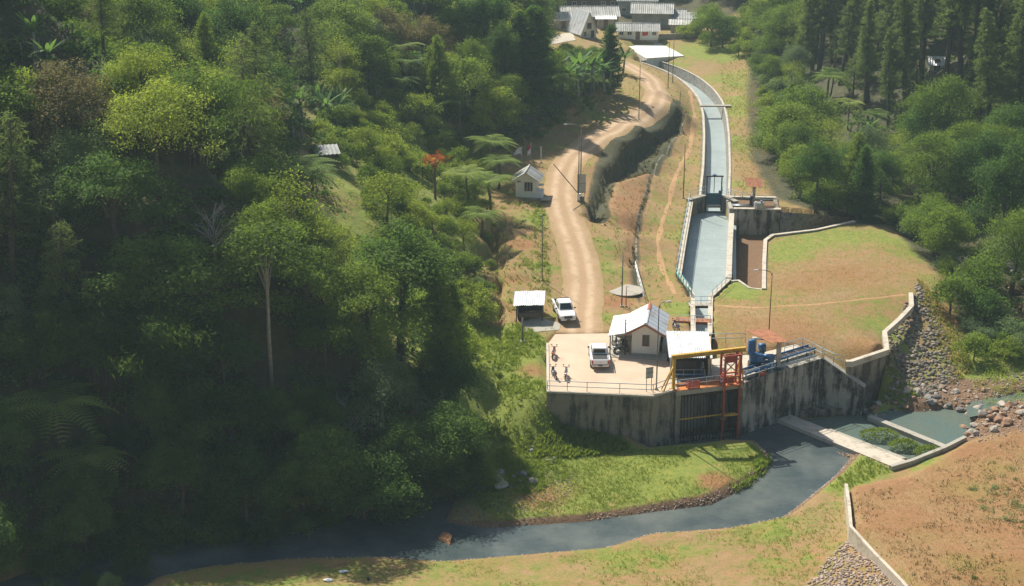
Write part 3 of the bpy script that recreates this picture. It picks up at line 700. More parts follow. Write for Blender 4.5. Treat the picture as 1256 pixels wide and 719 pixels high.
# spillway box
bx0, bx1 = U(900,257,.2), U(957,258,.2)
t = empty('spillway_box', (*bx0, -3.2), 0, 'large dark concrete spillway box with a recessed top right of the sluice gate', 'spillway')
adopt(fixn(band(MB(), [bx0, bx1], .5, -5, .2).build('front_wall', MT['wall_conc_dark'], None)), t)
adopt(fixn(band(MB(), [bx1+np.array((.003,.0)), bx1+np.array((.5,6.5))], .5, -5, .197).build('side_wall', MT['wall_conc'], None)), t)
adopt(fixn(band(MB(), [bx0+np.array((.2,6)), bx1+np.array((.4,6.0))], .5, -5, .194).build('back_wall', MT['conc'], None)), t)
adopt(MB().hexa([Vector((*(p), z)) for z in (-1.4, -1.0) for p in (bx0+np.array((.1,.5)), bx1+np.array((0,.5)), bx1+np.array((.3,5.9)), bx0+np.array((.3,5.9)))]).build('recess_floor', MT['wall_conc_dark'], None), t)
adopt(fixn(band(MB(), [bx0+np.array((0,-.08)), bx1+np.array((.1,-.08))], .66, .203, .34).build('coping', MT['conc_pale'], None)), t)
adopt(fixn(band(MB(), [bx0+np.array((.2,5.95)), bx1+np.array((.45,5.95))], .6, .203, .33).build('coping', MT['conc_pale'], None)), t)
adopt(fixn(band(MB(), [bx0+np.array((0,.5)), bx0+np.array((.2,6.0))], .5, -5, .19).build('inner_wall', MT['conc'], None)), t)
# stone pitching right of the box
P = [(957,259,.1),(1046,266,-.1),(1048,275,-2.2),(955,293,-3.1)]
t = MB(); n = 10; rows = 6
pv = [[U3(957+i*9, 260+i*.7+(14+(1-i/n)*18-14*(i/n)*.4)*(j/rows), .15-(3.1-1.2*i/n)*(j/rows)) for j in range(rows+1)] for i in range(n+1)]
vs = [v for c in pv for v in c]; fs = [(i*(rows+1)+j, i*(rows+1)+j+1, (i+1)*(rows+1)+j+1, (i+1)*(rows+1)+j) for i in range(n) for j in range(rows)]
tag(fixn(t.add(vs, fs).build('stone_pitching', MT['masonry_dark'])), 'dark rubble stone pitching beside the spillway box', 'stone wall')

# ---------------------------------------------------------------- supply canal
def sample_line(P, step):
    P = np.array(P); s = np.concatenate([[0], np.cumsum(np.hypot(*np.diff(P, axis=0).T))]); t = np.arange(0, s[-1]+.01, step)
    xs = np.interp(t, s, P[:, 0]); ys = np.interp(t, s, P[:, 1]); pr = np.interp(t, s, np.arange(len(P)))
    for _ in range(6):
        xs[1:-1] = (xs[:-2]+2*xs[1:-1]+xs[2:])/4; ys[1:-1] = (ys[:-2]+2*ys[1:-1]+ys[2:])/4
    return xs, ys, canal_z(pr)
cxs, cys, czs = sample_line(canal_mid, 1.2)
def sweep(prof, lo=0, hi=None):
    xs, ys, zs = cxs[lo:hi], cys[lo:hi], czs[lo:hi]
    dx = np.gradient(xs); dy = np.gradient(ys); L = np.hypot(dx, dy); nx, ny = dy/L, -dx/L
    k = len(prof); mb = MB()
    vs = [(xs[i]+nx[i]*o, ys[i]+ny[i]*o, zs[i]+z) for i in range(len(xs)) for o, z in prof]
    fs = [(i*k+j, i*k+(j+1) % k, (i+1)*k+(j+1) % k, (i+1)*k+j) for i in range(len(xs)-1) for j in range(k)]
    fs += [tuple(range(k)), tuple((len(xs)-1)*k+j for j in range(k))]
    return mb.add(vs, fs)
for sgn, lab in ((-1, 'left stone lined bank of the supply canal beyond the sluice gate'), (1, 'right stone lined bank of the supply canal beyond the sluice gate')):
    t = empty('canal_wall', (cxs[0]+sgn*2, cys[0], 0), 0, lab, 'canal wall')
    adopt(fixn(sweep([(sgn*1.3, -3), (sgn*1.85, .1), (sgn*2.25, .1), (sgn*2.25, -3)]).build('lining', MT['masonry'], None)), t)
    adopt(fixn(sweep([(sgn*1.82, .103), (sgn*1.82, .2), (sgn*2.12, .2), (sgn*2.12, .103)]).build('coping', MT['conc_pale'], None)), t)
dx = np.gradient(cxs); dy = np.gradient(cys); L = np.hypot(dx, dy)
A_ = [(cxs[i]+dy[i]/L[i]*1.62, cys[i]-dx[i]/L[i]*1.62) for i in range(len(cxs))]; B_ = [(cxs[i]-dy[i]/L[i]*1.62, cys[i]+dx[i]/L[i]*1.62) for i in range(len(cxs))]
mb = MB()
for i in range(len(cxs)-1):
    mb.add([(*A_[i], czs[i]-1.7), (*A_[i+1], czs[i+1]-1.7), (*B_[i+1], czs[i+1]-1.7), (*B_[i], czs[i]-1.7)], [(0, 1, 2, 3)])
tag(mb.build('canal_water', MT['canal']), kind='structure')
k = len(cxs)-1
tag(MB().box((cxs[k]-.4, cys[k]+.3, czs[k]-1.2), (3.6, .5, 3.2), rz=R(60)).build('canal_headwall', MT['wall_conc_dark']), 'dark headwall where the canal disappears at the bend', 'wall')
for px, py, lab in ((877.5,131,'narrow concrete slab bridge over the far canal'),):
    g = U(px, py, .2); tag(MB().box((g[0], g[1], .36), (5.4, 1.0, .22)).build('slab_bridge', MT['conc']), lab, 'bridge')

# ---------------------------------------------------------------- railings and poles
_post = {}
def railing(pts, h=1.05, gap=1.6, mat='railing', label='', r=.028, rails=(1.0, .52), posts=True):
    pts = [Vector(p) for p in pts]; t = empty('railing', pts[0], 0, label, 'railing')
    key = (h, mat, r)
    if key not in _post: _post[key] = bar((0, 0, 0), (0, 0, h), r, 6).mesh('post')
    L = 0
    for i in range(len(pts)-1):
        a, b = pts[i], pts[i+1]; n = max(1, round((b-a).length/gap))
        for k in range(n+(i == len(pts)-2)):
            o = link('post', _post[key], MT[mat], t); o.location = a.lerp(b, k/n)-pts[0]
    for f in rails:
        MB().tube([p-pts[0]+Vector((0, 0, h*f)) for p in pts], r, 6).build('rail', MT[mat], t)
    return t
def gp3(px, py, dz=0):
    g = ground(px, py); g.z += dz; return g
railing([U3(671.5,479.5), U3(720,481.5), U3(760,483), U3(801,484.6), U3(827,474.5)], 1.05, 2.2, 'railing', 'pale blue grey railing along the front edge of the paved yard', .038)
railing([GP(.2,.15,.06), GP(4.6,.15,.06)], 1.0, 1.4, 'railing', 'thin railing on the orange deck above the trash rack')
railing([U3(915,468,.05), U3(962,453,.05), U3(1008,439.5,.05), U3(984,427,.05), U3(962,433.5,.05)], 1.1, 1.7, 'railing', 'pale blue grey railing around the walkway on top of the dark river wall', .035)
railing([U3(1010,440,0), U3(1022,446,-.1), U3(1034,449,-.1)], 1.05, 1.4, 'railing', 'short blue grey railing stepping down beyond the walkway corner', .033)
railing([U3(872,421), U3(890,421), U3(914,420.5)], 1.05, 1.6, 'railing', 'grey railing at the back of the yard beyond the white tin roof', .035)
railing([U3(845.5,247,.2), U3(836,300,.2), U3(829.5,338,.2)], 1.1, 2.4, 'railing', 'long pale railing on the left wall of the settling basin', .04)
railing([U3(829.5,340,.2), U3(838,352,.2), U3(848,364,.2)], 1.1, 1.2, 'teal_rail', 'turquoise railing at the near left corner of the settling basin', .055)
railing([U3(873.5,366,.1), U3(885,355,.1), U3(895,346,.1)], 1.0, 1.4, 'railing', 'thin railing along the angled basin wall by the lawn', .03)
railing([U3(847,243.5,.35), U3(866,238,.35)], 1.1, 1.5, 'railing', 'short railing on the left pier of the sluice gate', .035)
railing([U3(886,238,.35), U3(901,244,.35), U3(920,248,.35), U3(938,250,.35), U3(955,250,.35)], 1.1, 1.5, 'railing', 'railing crossing from the sluice gate to the spillway box', .035)
railing([U3(847,374,.1), U3(872,374,.1)], 1.0, 1.3, 'railing', 'short railing on the grey footbridge over the intake channel', .03)
railing([U3(832,398,.1), U3(871,398,.1)], 1.0, 1.5, 'railing', 'railing in front of the rusty footbridge by the cottage', .03)
railing([U3(779,330,.1), U3(785,352,.1), U3(790,370,.1)], .9, 1.6, 'cloth', 'white handrail along the drain steps behind the cottage', .04)

def pole(px, py, top, mat='pole', r=.07, label='', cat='pole', name='pole', zoff=0, base=None):
    g = base if base is not None else ground(px, py)
    x, y, sc = proj(g.x, g.y, g.z)
    h = (py-top)/(sc*.935)
    t = empty(name, g, 0, label, cat)
    MB().tube([(0, 0, -.3), (0, 0, h*.5), (0, 0, h)], [r, r*.85, r*.6], 8).build('shaft', MT[mat], t)
    MB().box((0, 0, .06), (r*4.4, r*4.4, .16)).build('base_plate', MT['conc'], t)
    return t, h
def cobra(px, py, top, dx, label, mat='pole', r=.07, dy=0, head=.5):
    t, h = pole(px, py, top, mat, r, label, 'street lamp', 'street_lamp')
    d = Vector((dx, dy, 0)); 
    MB().tube([Vector((0, 0, h-.4)), Vector((0, 0, h))+d*.12+Vector((0, 0, .1)), Vector((0, 0, h+.28))+d*.45, Vector((0, 0, h+.3))+d*.9], r*.55, 6).build('arm', MT[mat], t)
    e = d.normalized()
    MB().box(Vector((0, 0, h+.29))+d*.9+e*head*.5, (head, .2, .1), rz=math.atan2(d.y, d.x), taper=.8).build('lamp_head', MT['lamp'], t)
    return t
cobra(805,478,376,.7,'tall grey street lamp standing in front of the cottage gable', r=.07, dy=.3, head=.55)
cobra(943,409,336,-1.6,'brown street lamp standing on the dry lawn behind the rusty canopy','pole_brown', .06)
cobra(712,246,160,-2.0,'tall street lamp with a long curved arm beside the roadside board', r=.09)
POLES = [(762.6,377,315,'pole',.08,'grey pole on the verge between road and drain, behind the cottage'),
 (767.7,377,353,'red',.06,'short red footed pole beside the round concrete slab'),
 (838,244,181,'pole_brown',.075,'brown pole beside the footpath left of the sluice gate'),
 (783.5,147,84,'pole',.075,'grey pole on the bank top where the road bends'),
 (819.3,108,55,'pole',.075,'left of the two tall poles beside the far canal bend'),
 (825,102,50,'pole',.075,'right of the two tall poles beside the far canal bend'),
 (834,127,113,'pole_brown',.06,'short brown post at the far end of the cut bank'),
 (709.4,248,172,'pole',.08,'plain grey pole at the pivot of the barrier'),
 (665,346,266,'pole',.06,'thin dark pole on the orange earth slope below the guard house'),
 (663.6,200,181,'cloth',.06,'short white pole on the verge behind the guard house'),
 (748.6,428,404,'pole',.035,'thin short pole at the back corner of the parked pickup truck'),
 (641,421,392,'stone_grey',.12,'stout grey concrete post beside the tin shelter'),
 (645,386,362,'pole_brown',.04,'thin stick standing behind the tin shelter')]
for a, b, c, mt, r, lab in POLES: pole(a, b, c, mt, r, lab)
def board(px, py, cx, cy, w, h, label, mat='steel', rot=0, frame=True):
    g = ground(px, py); x, y, sc = proj(g.x, g.y, g.z); zc = (py-cy)/(sc*.935)
    t = empty('sign_board', g, rot, label, 'sign')
    for s in (-.35, .35):
        bar((s*w, .05, -.2), (s*w, .05, zc+h/2), .035).build('post', MT['pole'], t)
    MB().box((0, 0, zc), (w, .06, h)).build('panel', MT[mat], t)
    for z in (-h/2, 0, h/2):
        MB().box((0, -.03, zc+z), (w+.06, .05, .05)).build('frame', MT['pole'], t)
    return t
board(796,480,796.3,457,.75,1.05,'small grey board on posts at the front of the yard, seen from behind','steel',R(20))
board(713,247,713,226,1.1,2.4,'tall grey board with rows on two poles beside the road','steel',R(0))

# boom barrier
g = ground(710,247)
t = empty('boom_barrier', g, 0, 'dark raised barrier arm slanting over the dirt road', 'barrier')
e = U3(680.5,211,7.2)-g; 
MB().tube([(0, 0, .9), Vector((-2.1, .2, 3.4)), Vector((-3.35, .3, 4.9))], .06, 6).build('arm', MT['wood'], t)
MB().box((0, 0, .5), (.5, .4, 1.0)).build('stand', MT['cloth'], t); MB().box((.4, 0, .35), (.5, .4, .5)).build('counterweight', MT['stone_grey'], t)
for px, py, top, cols, lab in ((640,199,181,('cloth',),'plain white flag hanging on a short pole behind the guard house'),(651,197,177,('flagred','cloth'),'red and white flag hanging on a pole behind the guard house')):
    t, h = pole(px, py, top, 'cloth', .035, lab, 'flag', 'flag')
    for i, c in enumerate(cols):
        s = -1 if len(cols) == 1 else -.45
        n = 8; vs = []; z1 = h-.05-i*(.7 if len(cols) > 1 else 0); z0 = z1-(.7 if len(cols) > 1 else 1.1)
        for k in range(n+1):
            u = k/n; y = .1*math.sin(u*7); dr = -.9*u*u if len(cols) == 1 else -.5*u
            vs += [(u*s*1.1, y, z1+dr), (u*s*1.1, y+.05, z0+dr*1.1+(.7*u if len(cols) == 1 else 0))]
        mb = MB(); mb.add(vs, [(2*k, 2*k+2, 2*k+3, 2*k+1) for k in range(n)]); mb.add([(a, b+.02, c_) for a, b, c_ in vs], [(2*k+1, 2*k+3, 2*k+2, 2*k) for k in range(n)])
        mb.build('flag_cloth', MT[c], t)

# ---------------------------------------------------------------- vehicles
def loft(mb, st):   # stations: (y, [(halfwidth, z), ...] bottom to top)
    k = len(st[0][1]); vs = []; fs = []
    for y, pr in st:
        vs += [(-w, y, z) for w, z in pr]+[(w, y, z) for w, z in pr[::-1]]
    m = 2*k
    for i in range(len(st)-1):
        for j in range(m): fs.append((i*m+j, i*m+(j+1) % m, (i+1)*m+(j+1) % m, (i+1)*m+j))
    fs += [tuple(range(m))[::-1], tuple((len(st)-1)*m+j for j in range(m))]
    return mb.add(vs, fs)
def pickup(loc, rz, label, rack=False, canopy=None):
    # front towards +y
    t = empty('pickup_truck', loc, rz, label, 'pickup truck')
    b = MB()
    def sec(w, z0, z1, z2): return [(w-.08, z0), (w, z0+.12), (w, z1), (w-.1, z2)]
    loft(b, [(-2.62, sec(.86,.5,.9,1.08)), (-2.55, sec(.9,.42,.95,1.12)), (-1.0, sec(.92,.42,.95,1.12)), (.0, sec(.93,.4,.95,1.12)), (1.0, sec(.93,.4,.93,1.1)), (1.2, sec(.92,.4,.93,1.08)), (2.1, sec(.9,.42,.88,1.02)), (2.5, sec(.84,.48,.8,.92)), (2.62, sec(.74,.55,.7,.8))])
    o = fixn(b.build('body', MT['carwhite'], t)); bv = o.modifiers.new('bevel', 'BEVEL'); bv.width = .05; bv.segments = 2; bv.limit_method = 'ANGLE'; bv.angle_limit = R(25)
    c = MB(); loft(c, [(-.95, [(.80,1.08),(.70,1.70)]), (-.75, [(.82,1.08),(.70,1.76)]), (.2, [(.82,1.08),(.69,1.77)]), (.55, [(.82,1.08),(.66,1.70)]), (1.25, [(.80,1.06),(.72,1.09)])])
    o = fixn(c.build('cab', MT['carwhite'], t)); bv = o.modifiers.new('bevel', 'BEVEL'); bv.width = .05; bv.segments = 2
    # glass set a little proud of the cab
    MB().slab([(-.66,1.18,1.17),(.66,1.18,1.17),(.57,.62,1.66),(-.57,.62,1.66)], .02).build('windscreen', MT['glass'], t)
    MB().slab([(.6,-.985,1.24),(-.6,-.985,1.24),(-.55,-.93,1.6),(.55,-.93,1.6)], .02).build('rear_window', MT['glass'], t)
    for s in (-1, 1):
        for y0, y1, sl_ in ((-.7,-.05,0),(.03,.95,.42)):
            q = [(s*.817,y0,1.15),(s*.817,y1,1.15),(s*.725,y1-sl_,1.6),(s*.725,y0+.03,1.6)]
            MB().slab(q if s > 0 else q[::-1], .03).build('side_window', MT['glass'], t)
        m = MB().box((s*1.02,.78,1.17),(.2,.12,.16)); m.build('mirror', MT['plastic'], t, .02)
        for y in (-1.62, 1.55):
            ar = MB(); ar.tube([(s*.86,y,.38),(s*.945,y,.38)], .43, 16); ar.build('wheel_arch', MT['plastic'], t)
            w = MB(); w.tube([(s*.72,y,.36),(s*.965,y,.36)], .36, 16); wh = w.build('wheel', MT['rubber'], t)
            MB().tube([(s*.9,y,.36),(s*.975,y,.36)], .2, 12).build('rim', MT['chrome'], wh)
        MB().box((s*.8,-2.64,.86),(.15,.06,.34)).build('tail_light', MT['tail'], t)
        MB().box((s*.66,2.55,.8),(.3,.14,.16), rz=-s*.3).build('headlight', MT['lamp'], t)
        MB().box((s*.93,-1.8,1.115),(.1,1.62,.05)).build('bed_rail', MT['carwhite'], t)
        MB().box((s*.945,.15,.62),(.03,3.0,.04)).build('door_trim', MT['chrome'], t)
    MB().box((0,-1.78,1.105),(1.5,1.5,.035)).build('bed_cover' if canopy else 'bed_floor', MT['plastic'], t)
    MB().box((0,-2.635,.85),(1.42,.05,.42)).build('tailgate', MT['carwhite'], t, .02)
    MB().box((0,-2.665,.9),(.22,.03,.06)).build('tailgate_handle', MT['chrome'], t)
    MB().box((0,-2.66,.5),(1.7,.18,.2)).build('rear_bumper', MT['chrome'], t, .03)
    MB().box((0,-2.755,.56),(.42,.02,.13)).build('number_plate', MT['plastic'], t)
    MB().box((0,2.6,.76),(.9,.12,.26)).build('grille', MT['plastic'], t)
    MB().box((0,2.6,.5),(1.6,.16,.2)).build('front_bumper', MT['carwhite'], t, .05)
    MB().box((0,2.69,.5),(.42,.02,.13)).build('number_plate', MT['plastic'], t)
    if rack:
        f = MB()
        for y in (-1.1,):
            f.tube([(-.78,y,1.1),(-.72,y,1.68),(.72,y,1.68),(.78,y,1.1)], .05, 6)
        f.build('roll_bar', MT['plastic'], t)
        f = MB().slab([(-.7,-2.5,1.16),(.7,-2.5,1.16),(.66,-1.05,1.6),(-.66,-1.05,1.6)], .03); f.build('bed_cover', MT['plastic'], t)
    return t
g = U3(734.5,442.5,0); pickup(g, R(0), 'white pickup truck seen from behind with an open dark bed, parked on the paved yard')
g = ground(692,388); pickup(g+Vector((0,0,.03)), R(188), 'white pickup truck facing the yard, parked on the dirt road by the tin shelter', True)

def motorbike(loc, rz, label, panel, white=True, group=None):
    t = empty('motorbike', loc, rz, label, 'motorbike', group)
    for y in (-.6, .6):
        n = 14; pts = [(0, y+.25*math.cos(2*math.pi*k/n), .29+.25*math.sin(2*math.pi*k/n)) for k in range(n+1)]
        w = MB().tube(pts, .05, 6).build('wheel', MT['rubber'], t)
        MB().tube([(-.04, y, .29), (.04, y, .29)], .2, 12).build('rim', MT['chrome'], w)
    MB().tube([(0,-.62,.6),(0,-.2,.66),(0,.1,.5),(0,.42,.75)], [.1,.13,.12,.09], 8).build('body', MT['cloth' if white else 'plastic'], t)
    MB().tube([(0,-.1,.35),(0,.12,.32)], .14, 8).build('engine', MT['chrome'], t)
    MB().box((0,-.3,.76),(.24,.75,.1), taper=.8).build('seat', MT['plastic'], t, .03)
    MB().hexa([(-.12,.3,.4),(.12,.3,.4),(.16,.5,.45),(-.16,.5,.45),(-.12,.32,.95),(.12,.32,.95),(.09,.42,.98),(-.09,.42,.98)]).build('front_panel', MT[panel], t)
    MB().hexa([(-.1,-.8,.62),(.1,-.8,.62),(.13,-.2,.58),(-.13,-.2,.58),(-.08,-.85,.78),(.08,-.85,.78),(.14,-.2,.72),(-.14,-.2,.72)]).build('tail_panel', MT[panel], t)
    MB().tube([(-.35,.3,1.03),(-.1,.38,1.0),(.1,.38,1.0),(.35,.3,1.03)], .025, 6).build('handlebar', MT['plastic'], t)
    for s in (-1, 1):
        bar((s*.06,.6,.29),(s*.05,.38,.95),.028).build('fork', MT['chrome'], t)
        bar((s*.2,.36,1.0),(s*.26,.34,1.2),.015).build('mirror_stalk', MT['plastic'], t)
        MB().box((s*.27,.34,1.22),(.14,.03,.09)).build('mirror', MT['plastic'], t)
    bar((.1,-.7,.3),(.12,-.1,.33),.05).build('exhaust', MT['chrome'], t)
    MB().box((0,.47,.88),(.16,.1,.13)).build('headlight', MT['lamp'], t, .02)
    MB().box((0,-.86,.72),(.12,.05,.08)).build('tail_light', MT['tail'], t)
    bar((-.05,-.05,.3),(-.28,-.1,.02),.02).build('side_stand', MT['plastic'], t)
    return t
motorbike(U3(679,438,0), R(-12), 'motorbike with orange tail at the left edge of the yard, apart from the others', 'bikeorange')
motorbike(U3(679.5,463,0), R(14), 'dark blue and white motorbike parked at the left edge of the yard near the railing', 'navy')
motorbike(U3(694,463.5,0), R(-8), 'mostly white motorbike parked a little right of the dark blue one near the railing', 'cloth')
motorbike(U3(760,425,0), R(70), 'navy motorbike sheltered under the cottage porch', 'navy')
motorbike(U3(766,429,0), R(20), 'black motorbike beside the porch post of the cottage', 'plastic', False)
motorbike(U3(757,431,0), R(-30), 'white fronted motorbike at the open edge of the cottage porch', 'cloth')
motorbike(U3(814,424,0), R(80), 'black motorbike squeezed in the gap between cottage and white tin roof', 'plastic', False)
motorbike(U3(829,405,0), R(20), 'blue and white motorbike on the grass behind the cottage', 'navy')

# ---------------------------------------------------------------- buildings
def sheets(t, q, n, mat, amp=.025, waves=5, name='roof_sheet', gapz=.012):
    q = [Vector(p) for p in q]; nn = (q[1]-q[0]).cross(q[3]-q[0]).normalized()
    for i in range(n):
        a, b = i/n, (i+1)/n+(.012 if i < n-1 else 0)
        o = nn*(gapz*(i % 2)+random.uniform(-.006, .006)+amp)
        MB().corr([q[0].lerp(q[1], a)+o, q[0].lerp(q[1], b)+o, q[3].lerp(q[2], b)+o, q[3].lerp(q[2], a)+o], waves, amp).build(name, MT[mat], t)
def window(t, c, w, h, axis='x', out=-1, frame='wood', mull=1):
    # on a wall whose outward normal is +-y ('x' axis window) or +-x ('y' axis window)
    f = MB(); c = Vector(c)
    def bx(m, du, dz, su, sz, th, o):
        if axis == 'x': m.box((c.x+du, c.y+out*o, c.z+dz), (su, th, sz))
        else: m.box((c.x+out*o, c.y+du, c.z+dz), (th, su, sz))
    for du in (-w/2, w/2): bx(f, du, 0, .09, h+.09, .1, .03)
    for dz in (-h/2, h/2): bx(f, 0, dz, w-.09, .09, .1, .028)
    fo = f.build('window', MT[frame], t)
    p = MB(); bx(p, 0, 0, w, h, .03, .01); p.build('pane', MT['glass'], fo)
    m = MB()
    for k in range(mull): bx(m, -w/2+(k+1)*w/(mull+1), 0, .05, h-.05, .05, .035)
    m.build('mullion', MT[frame], fo)
def gable_walls(t, w, d, h, hr, mat, cx=0, y0=0, th=.15):
    m = MB(); P = [(cx-w/2, 0), (cx+w/2, 0), (cx+w/2, h), (cx, hr), (cx-w/2, h)]
    vs = [(x, y0, z) for x, z in P]+[(x, y0+d, z) for x, z in P]
    m.add(vs, [(0, 1, 2, 3, 4), (9, 8, 7, 6, 5)]+[(i, i+5, (i+1) % 5+5, (i+1) % 5) for i in (0, 1, 4)])
    return fixn(m.build('wall', MT[mat], t))
# the cottage on the yard
cb = U3(791,436.5,0)
t = empty('cottage', cb, R(-9), 'small white cottage with white tin roof, terracotta trim and open porch on the yard', 'house')
gable_walls(t, 2.75, 5.4, 2.75, 3.55, 'cream')
MB().box((0,-.02,.12),(2.8,.1,.24)).build('plinth', MT['conc'], t)
window(t, (.05,0,1.65), .62, 1.1, 'x', -1, 'wood', 1)
window(t, (-1.375,1.4,1.6), .8, 1.0, 'y', -1, 'wood', 1)
dr = MB().box((-1.39,3.4,1.0),(.08,.9,2.0)).build('door', MT['wood'], t); MB().box((-1.45,3.1,1.0),(.05,.06,.14)).build('handle', MT['steel'], dr)
sl_ = .8/1.375
def rz_(x): return 3.66-abs(x)*sl_
yf, yb = -.55, 5.7
sheets(t, [(2.05,yf,rz_(2.05)),(2.05,yb,rz_(2.05)),(.05,yb,rz_(.05)),(.05,yf,rz_(.05))], 6, 'roof_white')
sheets(t, [(-.05,yf,rz_(.05)),(-.05,yb,rz_(.05)),(-1.95,yb,rz_(1.95)),(-1.95,yf,rz_(1.95))], 6, 'roof_white')
sheets(t, [(-1.85,yf+.25,rz_(1.9)-.1),(-1.85,yb-.1,rz_(1.9)-.1),(-3.75,yb-.1,2.05),(-3.75,yf+.25,2.05)], 6, 'roof_white')
MB().slab([(-.16,yf,3.70),(.0,yf,3.78),(.0,yb,3.78),(-.16,yb,3.70)], .03).build('ridge_cap', MT['roof_white'], t)
MB().slab([(.0,yf,3.78),(.16,yf,3.70),(.16,yb,3.70),(.0,yb,3.78)], .03).build('ridge_cap', MT['roof_white'], t)
MB().slab([(-.17,3.4,3.715),(0,3.4,3.795),(0,yb+.02,3.795),(-.17,yb+.02,3.715)], .02).build('ridge_tile', MT['terracotta'], t)
MB().slab([(0,3.4,3.795),(.17,3.4,3.715),(.17,yb+.02,3.715),(0,yb+.02,3.795)], .02).build('ridge_tile', MT['terracotta'], t)
for s in (-1, 1):
    a, b = Vector((0,yf-.03,rz_(0)-.03)), Vector((s*2.05,yf-.03,rz_(2.05)-.03))
    MB().slab([a, b, b-Vector((0,0,.2)), a-Vector((0,0,.2))], .04).build('barge_board', MT['terracotta'], t)
for y in (-.1, 2.5, 5.3):
    bar((-3.55,y,0),(-3.55,y,2.08),.06,8).build('porch_post', MT['pole'], t)
MB().box((-3.6,2.6,2.02),(.08,5.8,.1)).build('porch_beam', MT['wood'], t)
MB().box((-2.5,5.25,1.0),(2.1,.12,2.0)).build('porch_wall', MT['cream'], t)
MB().box((.2,2.3,.02),(8.2,6.6,.05)).build('floor_slab', MT['conc'], t)
MB().box((2.15,2.4,.45),(1.0,2.6,.8)).build('side_store', MT['conc'], t)
tag(bar(U3(766.5,436,0), U3(766.5,436,0)+Vector((0,0,3.9)), .06, 8).build('dark_pole', MT['plastic']), 'thin dark pole rising through the edge of the porch roof', 'pole')
for px, py, s, lab in ((813,420,.95,'black covered heap in the narrow gap right of the cottage'),(811,430,.6,'small black bag on the ground at the right corner of the cottage')):
    g = U3(px, py, 0); me = MB()
    bm = bmesh.new(); bmesh.ops.create_icosphere(bm, subdivisions=2, radius=s*.55)
    for v in bm.verts: v.co *= 1+.25*math.sin(v.co.x*9+v.co.y*7)*math.cos(v.co.z*8)
    m = bpy.data.meshes.new('covered_heap'); bm.to_mesh(m); bm.free()
    tag(link('covered_heap', m, MT['plastic'], None, g+Vector((0,0,s*.4))), lab, 'heap')
# open shed with white tin roof
sb = U3(846,464,0)
t = empty('tin_shed', sb, R(-2), 'open machine shed under a white corrugated tin roof stained yellow, right of the cottage', 'shed')
sheets(t, [(-2.15,-.35,2.25),(2.1,-.35,2.25),(2.1,5.0,3.0),(-2.15,5.0,3.0)], 7, 'roof_white', .06, 3)
for x in (-1.9, 1.85):
    for y, z in ((0, 2.27), (4.6, 2.9)): MB().box((x,y,z/2),(.12,.12,z)).build('post', MT['steel'], t)
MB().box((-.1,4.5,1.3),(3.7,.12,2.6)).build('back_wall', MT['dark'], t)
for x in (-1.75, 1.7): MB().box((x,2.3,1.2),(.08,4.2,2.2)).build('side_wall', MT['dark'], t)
t = empty('control_cabinet', sb+Vector((-.2,.9,0)), R(-2), 'dark control cabinet with blue edge standing under the white tin roof', 'cabinet')
MB().box((0,0,.85),(2.4,.9,1.7)).build('body', MT['dark'], t, .03)
for x in (-.6,.0,.6): MB().box((x,-.47,.9),(.52,.04,1.4)).build('door', MT['plastic'], t)
MB().box((1.35,-.2,.7),(.2,.9,1.4)).build('side_panel', MT['blue'], t)
MB().box((0,-.6,.25),(2.9,.15,.3)).build('foot_beam', MT['blue'], t)
railing([sb+Vector((-1.7,-.35,.02)), sb+Vector((1.4,-.3,.02))], 1.0, 1.1, 'steel', 'steel railing in front of the dark control cabinet', .03)
railing([sb+Vector((2.4,-.6,.05)), sb+Vector((1.9,.9,.05)), sb+Vector((4.2,1.2,.05))], .9, 1.0, 'steel', 'angled steel railing between the tin shed and the red hoist frame', .03)

# yellow gantry
t = empty('gantry_crane', GP(.1,.4,0), 0, 'yellow portal gantry with a long beam over the trash rack', 'gantry')
zt = 3.2
a, b = GP(-.2,.4,0), GP(6.75,.5,0)
rx = math.atan2(gd.y, gd.x)
for (q, mt) in ((a, 'yellow'), (b, 'yellow')):
    adopt(MB().box((q.x,q.y,zt/2),(.26,.26,zt),rz=rx).build('leg', MT[mt], None), t)
    adopt(MB().box((q.x,q.y,.06),(.6,.6,.1),rz=rx).build('foot_plate', MT['orange'], None), t)
d_ = gd.to_3d(); n_ = gn.to_3d()
a1, b1 = a-d_*.25, b+d_*.5
m = MB(); up = Vector((0,0,1))
for z0, z1, w in ((zt,zt+.07,.16),(zt+.07,zt+.33,.05),(zt+.33,zt+.4,.16)):
    m.hexa([a1-n_*w+up*z0, b1-n_*w+up*z0, b1+n_*w+up*z0, a1+n_*w+up*z0, a1-n_*w+up*z1, b1-n_*w+up*z1, b1+n_*w+up*z1, a1+n_*w+up*z1])
adopt(m.build('beam', MT['yellow'], None), t)
for q, sg in ((a, -1), (b, 1)):
    for w in (-.5, .5):
        if sg < 0:
            adopt(bar(q+up*2.6, q+d_*sg*1.1+n_*w*.6+up*.05, .07).build('brace', MT['yellow'], None), t)
        else:
            adopt(bar(q+up*2.9, q+n_*w*2+up*.05, .07).build('brace', MT['orange'], None), t)
adopt(bar(a-d_*1.1-n_*.3+up*.08, a-d_*1.1+n_*.3+up*.08, .06).build('brace_foot', MT['yellow'], None), t)
adopt(bar(a+d_*.1+up*1.2, a-d_*.65+up*1.2, .05).build('brace', MT['yellow'], None), t)
q = a.lerp(b, .5)
adopt(MB().box((q.x,q.y,zt-.18),(.34,.3,.34),rz=rx).build('trolley', MT['black_steel'], None), t)
adopt(bar(q+up*(zt-.3), q+up*1.5, .02).build('cable', MT['black_steel'], None), t)
